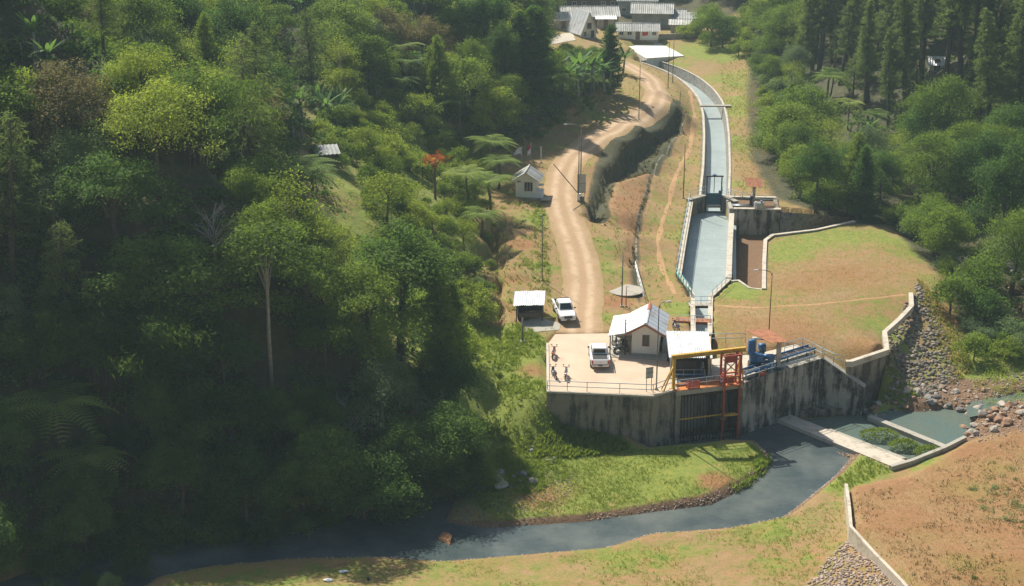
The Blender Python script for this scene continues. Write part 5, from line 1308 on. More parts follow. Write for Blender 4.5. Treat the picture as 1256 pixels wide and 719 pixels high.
banana('banana1', 51); banana('banana2', 52)
def treefern(key, seed, h=4, L=3.0, palm=False):
    rg=np.random.default_rng(seed); V=[]; Q=[]; tn=[]; m=MB(); m.tube([(0,0,-.5),(.1,0,h*.5),(0,0,h)],[.18,.14,.12],8)
    for k in range(16):
        az=k*2.4+rg.uniform(-.2,.2); up=rg.uniform(.2,1); Lk=L*rg.uniform(.85,1.1); d=np.array((math.cos(az),math.sin(az),0)); s=np.array((-d[1],d[0],0)); npn=15; tk=rg.uniform(0,1)
        rib=[np.array((0,0,h))+d*Lk*t+np.array((0,0,(.5+.9*up)*t*L*.45-(1.1-.3*up)*t*t*L*.68)) for t in np.linspace(0,1,npn+1)]
        m.tube([Vector(p) for p in rib[::3]],[.03]*len(rib[::3]),3,False)
        for i in range(1,npn+1):
            t=i/npn; w=L*.24*math.sin(math.pi*(.12+.86*t))+.05; wd=Lk/npn*.42
            for sg in (-1,1):
                e=rib[i]+s*sg*w+d*w*.35+np.array((0,0,-.12*w)); b=len(V)
                V+=[rib[i]-d*wd,rib[i]+d*wd,e+d*wd*.3,e-d*wd*.3]; Q.append((b,b+1,b+2,b+3) if sg<0 else (b+3,b+2,b+1,b)); tn+=[tk]*4
    me=m.mesh('trunk'); me.materials.append(MT['bark']); proto(key,(np.array(V),np.array(Q),np.array(tn)),me,'fern')
treefern('fern1', 61); treefern('fern2', 62, 2.5, 2.6); treefern('fernbig', 63, 3.5, 3.6)

def bare(key, seed):
    rgb = np.random.default_rng(seed); m = MB(); m.tube([(0,0,-.5),(.1,0,2.5),(-.1,.2,5)], [.16,.11,.05], 6); c = MB()
    for k in range(26):
        z = rgb.uniform(1.8, 5); a = rgb.uniform(0, 6.283); L_ = (6-z)*.45+rgb.uniform(.3, 1); e = Vector((math.cos(a)*L_, math.sin(a)*L_, z+L_*.8)); p0 = Vector((0, .04*z, z))
        c.tube([p0, p0.lerp(e, .5)+Vector((0, 0, .15)), e], [.05, .03, .01], 4, False)
        for j in range(3): c.tube([p0.lerp(e, .45+.2*j), p0.lerp(e, .45+.2*j)+Vector(rgb.normal(size=3))*.5+Vector((0, 0, .4))], [.02, .008], 3, False)
    t_ = m.mesh('trunk'); t_.materials.append(MT['bark_dead']); cm = c.mesh('crown'); cm.materials.append(MT['bark_dead']); PROTO[key] = (cm, t_)
bare('bare1', 71)
NAME = {'bare':'bare_tree','dark':'broadleaf_tree','mid':'broadleaf_tree','olive':'feathery_tree','grey':'broadleaf_tree','tan':'broadleaf_tree','layer':'layered_tree','airy':'slender_tree','emergent':'tall_tree','flame':'flowering_tree','bush':'shrub',
        'pine':'pine_tree','cypress':'conifer_tree','tallpine':'pine_tree','slender':'slender_tree','darkcol':'conifer_tree','bamboo':'bamboo_clump','banana':'banana_plant','fern':'tree_fern','fernbig':'tree_fern'}
DESC = {'bare':'leafless twiggy tree','dark':'dark green leafy tree','mid':'mid green leafy tree','olive':'yellow green feathery tree','grey':'grey green leafy tree','tan':'tan tinted leafy tree','layer':'flat layered dark tree','airy':'thin airy tree','emergent':'tall pale trunked tree',
        'flame':'orange flowering small tree','bush':'low rounded bush','pine':'drooping needle tree','cypress':'dark cone shaped tree','tallpine':'tall bare trunked pine','slender':'slim upright green tree','darkcol':'dark upright columnar tree','bamboo':'arching feathery bamboo clump','banana':'broad leaved banana plant','fern':'spreading tree fern','fernbig':'spreading tree fern'}
def plant(key, loc, s=1.0, rz=None, label=None, place='', group=None, sz=None):
    k = key.rstrip('0123456789'); cm, tmh = PROTO[key]
    lab = label or best_label(DESC[k], loc, s)
    t = empty(NAME[k], loc, random.uniform(0, 6.28) if rz is None else rz, lab, NAME[k].split('_')[-1] if k not in ('bush',) else 'shrub', group or (None if label else NAME[k].replace('_', ' ')+'s '+place))
    t.scale = (s*random.uniform(.85, 1.2), s*random.uniform(.85, 1.2), sz or s*random.uniform(.88, 1.15))
    if not label: t.rotation_euler = (random.uniform(-.1, .1), random.uniform(-.1, .1), t.rotation_euler[2])
    link('stem' if tmh.name.startswith('stem') else 'trunk', tmh, None, t); link('crown', cm, None, t)
    return t
taken = []
_d = {}
def crown_px(key, x, y, z, s):
    if key not in _d:
        co = np.array([v.co[:] for v in PROTO[key][0].vertices]); _d[key] = (np.percentile(np.abs(co[:, 0]), 95), *np.percentile(co[:, 2], (3, 97)))
    w, z0, z1 = _d[key]; px, py, sc = proj(x, y, z+s*(z0+z1)/2)
    return px, py, w*s*sc, (z1-z0)/2*s*sc
# places that the picture shows unobstructed: (x0, y0, x1, y1, distance)
PROTECT = [(697,12,742,52,ground(722,47).y),(742,0,850,54,ground(780,50).y),(614,190,668,246,ground(645,243).y),(392,190,412,204,ground(402,200).y),(1142,78,1158,92,ground(1149,92).y),(322,345,344,470,ground(333,470).y),(676,20,700,48,ground(684,36).y),
 (618,270,665,330,ground(640,310).y+4),(628,362,672,395,ground(650,391).y)]
def blocked(key, x, y, z, s):
    px, py, rx_, ry_ = crown_px(key, x, y, z, s)
    for x0, y0, x1, y1, yy in PROTECT:
        if y < yy and px+rx_*.85 > x0 and px-rx_*.85 < x1 and py-ry_ < y1 and py+ry_ > y0: return True
    return False
def sc_of(x, y, z): return proj(x, y, z)[2]
MARKS = [(306,240,'big drooping needle tree'),(333,330,'tall bare trunked pale tree'),(540,400,'bushy tree at the forest edge'),(146,250,'flat layered tree'),(82,140,'tan tinted tree'),(195,200,'broad feathery tree'),(45,60,'topmost left bananas'),(142,130,'upper left bananas'),(365,15,'bananas at the top edge'),
 (410,140,'bananas in the middle of the slope'),(500,90,'upper tree ferns'),(570,165,'tree ferns above the guard house'),(534,180,'orange flowering tree'),(190,430,'largest bamboo clump'),(75,500,'shaded tree ferns'),(470,480,'grey green tree by the bend'),(600,70,'dark trees on the bank'),(402,200,'tiny slope hut'),(580,590,'river bend rocks'),(240,640,'dark river'),(395,520,'bright bush like bamboo'),(650,300,'orange earth scar'),(640,225,'guard house'),(650,375,'tin shelter'),
 (1056,235,'cone shaped tree'),(1140,200,'broad tree behind the lawn'),(1225,220,'large tree at the right edge'),(1195,330,'large rounded bush'),(1149,83,'tiny forest hut'),(1015,115,'palm like ferns'),(1050,165,'bananas right of the canal'),(930,230,'tilted rusty canopy'),(900,110,'far canal bend'),(1004,30,'two trunked pines'),(1245,400,'riverside boulders'),(1240,60,'top right pines'),
 (720,35,'steep roofed white house'),(780,40,'long white house'),(802,62,'white court'),(840,45,'grey garden wall'),(655,70,'tallest columnar tree'),(725,80,'roadside bananas'),(745,75,'columnar tree by the bend'),(900,20,'far end of the valley lawn'),(1090,20,'pine wood top edge'),(200,10,'top edge of the left forest')]
USED = set()
def wheres(loc):
    px, py, _ = proj(loc[0], loc[1], loc[2]+3)
    ms = sorted(MARKS, key=lambda q: (q[0]-px)**2+(q[1]-py)**2); out = []
    for m in ms[:3]:
        dx, dy = px-m[0], py-m[1]; r = math.hypot(dx, dy); a = abs(dx)/(abs(dy)+1e-6)
        pre = 'just ' if r < 30 else ('' if r < 75 else 'well ')
        di = ('left of' if dx < 0 else 'right of') if a > 2.2 else (('above' if dy < 0 else 'below') if a < .45 else (('above' if dy < 0 else 'below')+' and '+('left of' if dx < 0 else 'right of')))
        out.append(pre+di+' the '+m[2])
    out.insert(1, 'between the '+ms[0][2]+' and the '+ms[1][2])
    return out
def best_label(desc, loc, s):
    sz = 'small ' if s < .85 else 'large ' if s > 1.08 else ''
    c = [sz+desc+' '+w for w in wheres(loc)]; c = [x for x in c if len(x.split()) <= 16]
    for x in c:
        if x not in USED: USED.add(x); return x
    return c[0]
def special(key, px, py, s=1.0, label=None, place='', rz=None, r=3.0):
    g = ground(px, py); c = crown_px(key, g.x, g.y, g.z, s); PROTECT.append((c[0]-c[2]*.6, c[1]-c[3]*.7, c[0]+c[2]*.6, c[1]+c[3]*.6, g.y)); taken.append((g.x, g.y, r*s)); return plant(key, g-Vector((0, 0, .15)), s, rz, label, place)

PINE = special('pine1', 306, 255, 1.15, 'big drooping needle tree with a visible dark trunk, upper left of the forest')
special('emergent1', 333, 470, 1.05, 'tall tree with bare pale trunk rising from the dark lower forest', rz=1)
special('slender1', 540, 480, 1.1, 'upright bushy tree at the forest edge above the green slope')
special('slender1', 555, 470, .85, 'smaller upright tree right behind the bushy forest edge tree')
special('layer1', 146, 345, 1.0, 'dark tree with flat layered boughs in the middle of the left forest')
special('tan1', 82, 190, 1.1, 'tan tinted round tree high on the left slope')
special('olive1', 195, 245, 1.15, 'broad yellow green feathery tree high on the left slope')
special('olive1', 178, 165, .85, 'smaller yellow green feathery tree beside the upper bananas')
special('flame1', 534, 245, 1.0, 'small orange flowering tree above the sunlit shrubs')
special('bamboo1', 190, 510, 1.2, 'largest bamboo clump, bright green, low on the left slope')
special('bamboo2', 120, 470, 1.0, 'bamboo clump left of the largest one on the lower slope')
special('bamboo1', 215, 570, 1.0, 'shaded bamboo clump in front of the largest one')
special('fernbig', 75, 560, 1.2, 'large shaded tree fern in the dark lower left forest')
special('fernbig', 112, 612, 1.2, 'larger spreading tree fern in the darkest lower left corner')
special('grey1', 470, 535, .9, 'grey green tree in the dark forest near the river bend')
special('grey1', 90, 260, .9, place='on the upper left slope')
special('bare1', 535, 545, .9, 'pale leafless tree hanging over the bushes at the river bend')
special('bare1', 265, 330, 1.1, 'leafless pale tree in the middle of the left forest')
special('bare1', 430, 560, .9, 'leafless twiggy tree in the dark forest by the river')
special('bare1', 1180, 355, .7, 'leafless shrub beside the large rounded bush')
special('bamboo2', 395, 560, .8, 'small bright bush like bamboo in the dark lower forest')
for px, py, s in ((45,75,1.25),(60,95,1),(145,130,1.1),(140,170,1.1),(365,30,1.2),(420,25,1.2),(440,18,1),(357,78,.9),(372,150,1.1),(402,152,1.2),(415,150,1),(392,140,1),(360,170,.9),(452,128,.9),(340,8,1.2),(520,40,.8)):
    special('banana%d' % random.choice((1, 2)), px, py, s*.9, None, 'among the trees of the left forest', r=1.6)
for px, py, s in ((495,95,1.0),(490,125,1),(505,110,.9),(565,175,1.1),(590,195,1),(600,215,1.1),(612,232,1),(575,260,1),(590,292,1.1),(560,232,.9),(385,250,1.2),(372,262,1.1),(602,262,1),(470,40,1.1)):
    special('fern%d' % random.choice((1, 2)), px, py, s*1.1, None, 'on the sunlit part of the left slope', r=1.6)
for px, py, s, k, l in ((655,118,1.15,'darkcol1','tall dark columnar tree on the bank left of the village'),(638,115,1.0,'darkcol1','dark columnar tree just left of the tallest one on the bank'),(748,112,.74,'darkcol1','dark columnar tree beside the road bend'),(598,105,1.1,'dark3',None),(570,95,1.1,'dark1',None),(618,120,.9,'dark3',None),(675,112,.8,'mid2',None)):
    special(k, px, py, s, l, 'on the bank above the road')
for px, py, s in ((714,108,1.25),(728,110,1.1),(738,104,.9),(706,100,.9),(764,90,1.0),(700,112,.9),(684,100,.9)):
    special('banana%d' % random.choice((1, 2)), px, py, s*1.2, None, 'on the bank beside the road bend', r=1.2)
for px, py, s in ((724,116,1),(690,120,1),(740,116,.8)): special('fern2', px, py, s, None, 'on the bank beside the road bend', r=1)
# right side
special('cypress1', 1056, 268, .95, 'dark cone shaped tree at the back edge of the dry lawn')
special('dark1', 1000, 262, .75, 'dark rounded tree on the lawn edge left of the cone shaped one')
special('mid1', 978, 215, .8, 'mid green tree overhanging the canal lawn on the right')
special('mid2', 955, 190, .9, 'bright green bushy tree beside the canal lawn')
special('mid3', 1140, 265, 1.05, 'broad grey green tree behind the lawn on the right')
special('dark3', 1225, 330, 1.15, 'large dark green tree at the right edge of the picture')
special('dark1', 1200, 270, 1.0, 'dark green tree left of the large one at the right edge')
special('mid3', 1215, 250, 1.0, None, 'on the valley floor right of the lawn')
special('mid2', 1150, 300, .9, 'rounded tree at the right corner of the dry lawn')
special('bush0', 1195, 372, 1.8, 'large rounded bush beside the stone slope on the right')
special('bush4', 1165, 385, 1.4, 'leafy bush at the top of the stone slope')
special('bush2', 1205, 405, 1.3, None, 'on the overgrown bank right of the stone slope')
for px, py, s in ((1012,128,1.2),(1018,120,1.0),(1040,160,1.0),(1055,175,.9),(1070,170,.9)): special('fern1', px, py, s, None, 'in the undergrowth right of the canal', r=1.2)
for px, py, s in ((1050,170,1.1),(1062,178,1),(1130,255,1),(1145,262,.9)): special('banana1', px, py, s, None, 'in the undergrowth right of the canal', r=1.2)
for px, py, s in ((1004,92,1.0),(985,95,.85),(1030,105,.9),(1058,80,1.05),(1085,110,1.1),(1110,150,1.0),(1155,130,1.05),(1178,120,1.05),(1200,150,1),(1225,140,1),(1245,175,1),(1215,185,.9),(1130,110,1),(1075,55,1),(1170,60,1),(1235,90,1.1),(1100,70,1)):
    special(random.choice(('tallpine1','tallpine2')), px, py, s, None, 'in the pine wood on the right slope', r=2.0)

def scatter(reg, zpoly, n, sep, keys, place, smin=.75, smax=1.15, avoid=None, test=None, world=False, limit=999, sink=.2):
    P = np.array(reg) if world else poly(reg, zpoly); lo, hi = P.min(0), P.max(0); cnt = 0
    for _ in range(n):
        x, y = random.uniform(lo[0], hi[0]), random.uniform(lo[1], hi[1])
        if not in_poly(np.array([x]), np.array([y]), P)[0]: continue
        z = float(H(x, y)); px, py, sc = proj(x, y, z)
        if px < -70 or px > 1330 or py < -25-12*sc*.1 or py > 800: continue
        if test and not test(x, y, z, px, py): continue
        s = random.uniform(smin, smax)
        k = keys(x, y, px, py) if callable(keys) else random.choice(keys)
        if blocked(k, x, y, z, s): continue
        if any((x-a)**2+(y-b)**2 < (max(sep*s, r*.9))**2 for a, b, r in taken): continue
        taken.append((x, y, sep*s)); plant(k, Vector((x, y, z-sink)), s, None, None, place); cnt += 1
        if cnt >= limit: break
    return cnt
def hd(x, y):
    d_, p_, s_ = line_dist(np.array([x]), np.array([y]), FP); return float(d_[0]*s_[0])
def hkeys(x, y, px, py):
    v = float(vnoise(np.array([x/14.]), np.array([y/14.]))[0])+random.uniform(-.22, .22)
    dark = sstep(380, 470, py)*.5+sstep(60, 0, py)*.1  # darker leaf colours low on the slope stand in for hill shade
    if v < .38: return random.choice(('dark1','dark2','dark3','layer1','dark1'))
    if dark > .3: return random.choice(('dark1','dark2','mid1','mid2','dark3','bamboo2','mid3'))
    if v < .52: return random.choice(('mid1','mid2','mid3','bamboo1','slender1'))
    if v < .68: return random.choice(('olive1','olive2','mid2','olive2','airy1'))
    return random.choice(('grey1','tan1','olive1','airy1','pine2','mid2'))
rivers = [U(a, b, -5) for a, b in ((0,700),(100,672),(150,664),(200,657),(252,654),(306,650),(350,643),(390,636),(430,630),(474,620),(510,612),(550,602),(575,592))]
for i in range(len(rivers)-1):
    for k in range(6):
        v = rivers[i]+(rivers[i+1]-rivers[i])*(k+random.random())/4; v = v+np.array((-.3,.6))*random.uniform(-1.3,1.9); taken.append((v[0], v[1], 1.4))
        plant(random.choice(('bush2','bush2','bush0','bush3','bush4','dark2')), Vector((v[0], v[1], float(H(*v))-.2)), random.uniform(.55,1.0), None, None, 'overhanging the dark river at the foot of the slope')
edge = [U(a, b, 0) for a, b in ((934,50),(934,85),(936,120),(938,150),(943,180),(956,205),(966,228),(990,250),(1020,258),(1048,262))]+[U(a, b, 0) for a, b in ((1085,262),(1105,272),(1135,300),(1160,322),(1172,338))]
for i in range(len(edge)-1):
    if i == 9: continue
    n = max(2, int(np.hypot(*(edge[i+1]-edge[i]))/1.9))
    for k in range(n):
        v = edge[i]+(edge[i+1]-edge[i])*(k+random.random())/n+np.array((random.uniform(.2, 3.0), random.uniform(-.3, 1.0)))
        taken.append((v[0], v[1], 1.3)); plant(random.choice(('bush0','bush4','bush3','bush0','bush1','mid2')), Vector((v[0], v[1], float(H(*v))-.2)), random.uniform(.65, 1.15), None, None, 'along the edge of the lawns')
for i in range(46):
    v = U(random.uniform(-50, 168), random.uniform(655, 745), -5.2); 
    if any((v[0]-a)**2+(v[1]-b)**2 < 1.2 for a, b, r in taken): continue
    taken.append((v[0], v[1], 1.3)); plant(random.choice(('bush2','bush2','bush0','bush3','dark2')), Vector((v[0], v[1], max(float(H(*v)), -5.5)-.15)), random.uniform(.5,.95), None, None, 'in the dark corner at the end of the river')
open_px = np.array([(395,195),(470,160),(560,175),(620,190),(640,260),(680,430),(680,560),(585,585),(570,470),(570,400),(520,370),(450,300),(395,260)])
def forest_ok(x, y, z, px, py):
    d_ = hd(x, y)
    if d_ < 1.2: return False
    if in_poly(np.array([px]), np.array([py-7*sc_of(x, y, z)]), open_px)[0]: return False
    return not in_poly(np.array([px]), np.array([py]), open_px)[0]
hill_world = [(-130, 95), (-60, 100), (-15, 115), (0, 125), (2, 150), (3, 190), (8, 215), (20, 240), (24, 262), (14, 270), (-10, 330), (-140, 330)]
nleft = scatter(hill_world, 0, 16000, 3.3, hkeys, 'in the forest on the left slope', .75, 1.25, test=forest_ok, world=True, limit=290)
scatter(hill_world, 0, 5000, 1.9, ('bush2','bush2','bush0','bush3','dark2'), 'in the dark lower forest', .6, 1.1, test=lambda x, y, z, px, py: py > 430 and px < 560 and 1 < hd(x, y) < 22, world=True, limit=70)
nshr = scatter([(a, b) for a, b in poly(open_px, 6)], 0, 4000, 1.9, lambda x, y, px, py: random.choice(('bush0','bush1','bush1','bush1','bush4','bush0','bush1','olive2') if py < 330 else ('bush0','bush1','bush3','bush4')), 'on the sunlit shrubby slope left of the road', .4, 1.1,
     test=lambda x, y, z, px, py: hd(x, y) > 1.0 and not (px > 600 and 250 < py < 420 and random.random() < .5) and not (px > 575 and py > 400), world=True, limit=130)
RP = [(934,30),(936,130),(942,190),(968,240),(1052,262),(1100,258),(1168,325),(1215,385),(1300,330),(1560,160),(1500,-70),(935,-70)]
nr = scatter(RP, 0, 9000, 3.3, lambda x, y, px, py: (random.choice(('tallpine1','tallpine2','tallpine1','pine2','tallpine2')) if (px > 985 and py < 185) else random.choice(('dark1','grey1','grey1','mid2','dark2','bush4','mid3','grey1','airy1','slender1','dark3'))), 'in the woods on the right side of the valley', .65, 1.1, limit=190)
scatter([(930,35),(934,120),(945,180),(975,235),(1045,260),(1010,180),(985,110),(975,50)], 0, 800, 2.2, ('bush0','bush4','bush2','mid2','bush3'), 'along the edge of the canal lawn', .8, 1.4, limit=45)
scatter([(1150,345),(1210,470),(1256,470),(1330,440),(1330,330),(1200,320)], -2, 900, 2.2, ('bush1','bush1','bush4','bush0','bush3'), 'on the overgrown bank by the stony river', .6, 1.2, test=lambda x, y, z, px, py: py < 452 and not (1205 < px < 1280 and 318 < py < 420), limit=36)
# beyond the village and along the top of the picture
nt_ = scatter([(420,330),(420,400)], 0, 1, 4, ('dark1',), '', world=True) if False else 0
scatter([(-160, 290), (20, 335), (60, 345), (120, 340), (220, 300), (260, 470), (-160, 470)], 0, 4000, 5.2, ('dark1','dark3','mid1','mid3','dark2','olive1','bamboo1'), 'in the far woods behind the village', .8, 1.2, world=True, limit=110,
        test=lambda x, y, z, px, py: not (665 < px < 870 and py > -12))
scatter([(630,68),(690,60),(665,20),(600,20),(560,50),(600,90)], 5, 500, 3.0, ('bush0','bush1','olive2','banana1','mid2','bush4'), 'around the gardens left of the village', .7, 1.1, limit=26)
scatter([(812,46),(850,44),(935,30),(934,75),(880,60),(845,58)], 3, 500, 2.6, ('bush0','bush4','mid2','bush1','bush3'), 'by the garden wall right of the village', .7, 1.2, limit=24)
scatter([(690,100),(752,120),(758,95),(700,80),(650,85),(600,110),(620,160),(690,150)], 5, 500, 2.6, ('bush0','bush2','mid2','bush4','dark2'), 'on the bank above the road', .7, 1.1, test=lambda x, y, z, px, py: hd(x, y) > 2.2, limit=32)

# ---- stuff: undergrowth and grass
def tuft_mesh(name, pts, hgt, wid, blades, mat, rg, tri=True, tone=None):
    n = len(pts); B = np.repeat(pts, blades, 0); a = rg.uniform(0, 6.283, len(B)); r = rg.uniform(0, 1, len(B))
    hh = np.repeat(hgt, blades)*rg.uniform(.6, 1.2, len(B)); ww = np.repeat(wid, blades)
    d = np.stack([np.cos(a), np.sin(a), np.zeros(len(B))], -1); s = np.stack([-d[:, 1], d[:, 0], np.zeros(len(B))], -1)
    base = B+d*(r*.5*ww)[:, None]; tip = base+d*(hh*.55)[:, None]+np.stack([0*hh, 0*hh, hh], -1)
    V = np.stack([base-s*(hh*.16)[:, None], base+s*(hh*.16)[:, None], tip], 1).reshape(-1, 3)
    tn = np.repeat(np.clip((rg.uniform(0, 1, len(B)) if tone is None else np.repeat(tone, blades)+rg.normal(size=len(B))*.15), 0, 1), 3)
    o = link(name, np_mesh(name, V, np.arange(len(V)).reshape(-1, 3), tn, tris=True), LM[mat]); return tag(o, kind='stuff')
def sample_at(arr, x, y): return arr[np.clip(np.searchsorted(GX, x), 0, len(GX)-1), np.clip(np.searchsorted(GY, y), 0, len(GY)-1)]
def pts_in(reg, zp, n, rg, world=False, dens=None):
    P = np.array(reg) if world else poly(reg, zp); lo, hi = P.min(0), P.max(0)
    p = rg.uniform(lo, hi, (n, 2)); p = p[in_poly(p[:, 0], p[:, 1], P)]
    if dens is not None: p = p[rg.uniform(0, 1, len(p)) < dens(p[:, 0], p[:, 1])]
    return np.concatenate([p, H(p[:, 0], p[:, 1])[:, None]], 1)
rg = np.random.default_rng(99)
def leafy_ground(name, p, r, per, mat, L=.26, Wd=.16):
    n = len(p); d = unit(rg.normal(size=(n*per, 3))); d[:, 2] = np.abs(d[:, 2]); rr = np.repeat(r, per)
    C = np.repeat(p, per, 0)+d*rr[:, None]*rg.uniform(.55, 1.05, (n*per, 1))*np.array((1, 1, .85))
    V, Q = quads(C, d*.5+np.array((0, 0, .6))+rg.normal(size=d.shape)*.5, L, Wd, rg, .1)
    tn = np.repeat(np.clip(np.repeat(rg.uniform(.1, .9, n), per)+rg.normal(size=n*per)*.15, 0, 1), 4)
    return tag(link(name, np_mesh(name, V, Q, tn), LM[mat]), kind='stuff')
def hd_np(x, y):
    d_, p_, s_ = line_dist(x, y, FP); return d_*s_
px_of = lambda p: proj(p[:, 0], p[:, 1], p[:, 2])
p = pts_in(hill_world, 0, 7500, rg, True); hh_ = hd_np(p[:, 0], p[:, 1]); qx, qy, _ = px_of(p)
vis = (hh_ > .6) & (qx > -60) & (qx < 800) & (qy > -60) & (qy < 740)
op = in_poly(qx, qy, open_px)
leafy_ground('undergrowth', p[vis & ~op], rg.uniform(.9, 2.0, (vis & ~op).sum()), 100, 'dark', .42, .28)
e = p[vis & op & (hh_ > .5) & ~((qx > 600) & (qy > 250) & (rg.uniform(0, 1, len(p)) < .45)) & ~((qx > 640) & (qy > 350) & (qy < 430))]; leafy_ground('undergrowth', e, rg.uniform(.4, .9, len(e)), 30, 'olive', .2, .12)
p = pts_in(RP, 0, 3600, rg); qx, qy, _ = px_of(p); v = (qx < 1330) & (qy > -40)
leafy_ground('undergrowth', p[v], rg.uniform(.7, 1.6, v.sum()), 70, 'mid', .4, .26)
p = pts_in([(1150,350),(1185,440),(1215,468),(1330,460),(1330,330),(1200,320)], -2, 900, rg); qx, qy, _ = px_of(p); v = ~((qx > 1215) & (qx < 1280) & (qy > 320) & (qy < 400))
leafy_ground('undergrowth', p[v], rg.uniform(.35, .9, v.sum()), 34, 'olive', .2, .1)
p = pts_in([(1046,600),(1110,580),(1256,512),(1300,600),(1300,760),(1130,760),(1050,655)], -3, 9000, rg, dens=lambda x, y: np.clip(fbm(x, y, 2.5)*3-1.2, 0, 1)); tuft_mesh('bank_grass', p, rg.uniform(.06, .2, len(p)), np.full(len(p), .35), 5, 'drybank', rg)
p = pts_in([(1100,585),(1256,510),(1300,500),(1300,760),(1130,760)], -3, 420, rg, dens=lambda x, y: (fbm(x, y, 5) > .54)*1.); leafy_ground('undergrowth', p, rg.uniform(.25, .6, len(p)), 30, 'mid', .14, .08)
p = pts_in([(1185,590),(1256,545),(1300,560),(1300,690),(1215,640)], -3, 150, rg); leafy_ground('undergrowth', p, rg.uniform(.3, .75, len(p)), 40, 'grey', .16, .09)
p = pts_in([(1122,362),(1140,372),(1170,395),(1195,432),(1168,450),(1150,412),(1130,380)], -2, 700, rg); leafy_ground('slope_weeds', p[::3], rg.uniform(.2, .5, len(p[::3])), 26, 'olive', .16, .09); tuft_mesh('slope_straw', p, rg.uniform(.2, .5, len(p)), np.full(len(p), .4), 6, 'drygrass', rg)
p = pts_in([(1092,476),(1115,478),(1125,492),(1100,498),(1080,494)], -4.7, 500, rg); tuft_mesh('meadow_grass', p, rg.uniform(.15, .35, len(p)), np.full(len(p), .4), 6, 'grass', rg)
# far ground beyond the village
p = pts_in([(-150,290),(20,300),(130,300),(240,280),(260,460),(-150,460)], 0, 4200, rg, True); qx, qy, _ = px_of(p); v = (qx > -40) & (qx < 1320) & (qy > -60) & ~((qx > 665) & (qx < 905) & (qy > -5))
leafy_ground('undergrowth', p[v], rg.uniform(.9, 2.0, v.sum()), 30, 'mid', .42, .26)
# cut bank and roadside bank cover
for PG, n_ in ((CUTP, 1300), (CUT2, 600)):
    p = pts_in(PG, 0, n_, rg, True); leafy_ground('bank_cover', p, rg.uniform(.1, .3, len(p)), 22, 'bank', .15, .07)
    tuft_mesh('bank_grass', p, rg.uniform(.25, .6, len(p)), np.full(len(p), .5), 5, 'drybank', rg)
p = pts_in([(745,266),(760,226),(795,214),(776,282),(770,330),(760,300)], 2, 500, rg); tuft_mesh('bank_grass', p, rg.uniform(.1, .3, len(p)), np.full(len(p), .4), 5, 'drygrass', rg)
p = pts_in([(608,185),(690,165),(752,122),(757,100),(735,98),(640,130),(605,160)], 5.5, 1200, rg); v = hd_np(p[:, 0], p[:, 1]) > .6
leafy_ground('bank_cover', p[v], rg.uniform(.35, .8, v.sum()), 36, 'dark', .24, .15)
# lush grass
p = np.concatenate([pts_in(SCP, 0, 2600, rg, True, dens=lambda x, y: np.clip(fbm(x, y, 4)*4-1.9, 0, 1)), pts_in([(650,262),(666,262),(674,345),(662,345)], 2, 350, rg)])
tuft_mesh('slope_grass', p, rg.uniform(.12, .32, len(p)), np.full(len(p), .4), 6, 'grass', rg)
q = p[rg.uniform(0, 1, len(p)) < .07]; leafy_ground('slope_weeds', q, rg.uniform(.25, .75, len(q)), 34, 'olive', .18, .1)
p = pts_in(SCP, 0, 1500, rg, True, dens=lambda x, y: np.clip(fbm(x+40, y, 3)*4-2, 0, 1)); tuft_mesh('slope_straw', p, rg.uniform(.1, .3, len(p)), np.full(len(p), .4), 6, 'drybank', rg)
p = pts_in([(575,420),(640,415),(668,432),(672,485),(700,545),(640,570),(590,585),(570,520)], -1.5, 6500, rg, dens=lambda x, y: np.clip(fbm(x, y, 4)*3.4-1.0, 0, 1)); v = hd_np(p[:, 0], p[:, 1]) < 14
tuft_mesh('slope_grass', p[v], rg.uniform(.12, .36, v.sum()), np.full(v.sum(), .4), 8, 'grass', rg)
q = p[v]; q = q[(rg.uniform(0, 1, len(q)) < np.where(q[:, 2] < -2.2, .11, .015))]; leafy_ground('slope_weeds', q, rg.uniform(.3, .7, len(q)), 34, 'olive', .18, .1)
keep = lambda p, m: p[(sdist(p[:, 0], p[:, 1], POLY['river']) > m) & (p[:, 2] < -3)]
p = keep(pts_in([(560,600),(690,545),(800,555),(930,549),(942,575),(870,618),(720,640),(600,648)], -4.8, 26000, rg, dens=lambda x, y: np.clip(fbm(x, y, 3)*2.4-.75, 0, 1)), .5)
tuft_mesh('meadow_grass', p, rg.uniform(.07, .17, len(p)), np.full(len(p), .3), 5, 'grass', rg)
p = keep(pts_in([(150,725),(330,690),(600,686),(760,676),(1000,622),(1050,580),(1042,660),(1000,760),(150,780)], -4.8, 30000, rg, dens=lambda x, y: np.clip(fbm(x+9, y, 3)*2.6-.95, 0, 1)), .3)
tuft_mesh('meadow_grass', p, rg.uniform(.07, .17, len(p)), np.full(len(p), .3), 5, 'grass', rg)
p = keep(pts_in([(1015,600),(1060,562),(1095,578),(1045,600)], -4.8, 900, rg), .2); tuft_mesh('meadow_grass', p, rg.uniform(.12, .28, len(p)), np.full(len(p), .4), 5, 'grass', rg)
p = pts_in([(924,562),(946,556),(946,578),(905,603),(900,596),(925,580)], -5, 700, rg); p = p[p[:, 2] > -5.6]; tuft_mesh('meadow_grass', p, rg.uniform(.25, .5, len(p)), np.full(len(p), .4), 8, 'grass', rg)
p = pts_in([(690,528),(760,540),(775,548),(700,560),(650,560)], -4.5, 1200, rg); tuft_mesh('meadow_grass', p, rg.uniform(.25, .6, len(p)), np.full(len(p), .4), 8, 'grass', rg)
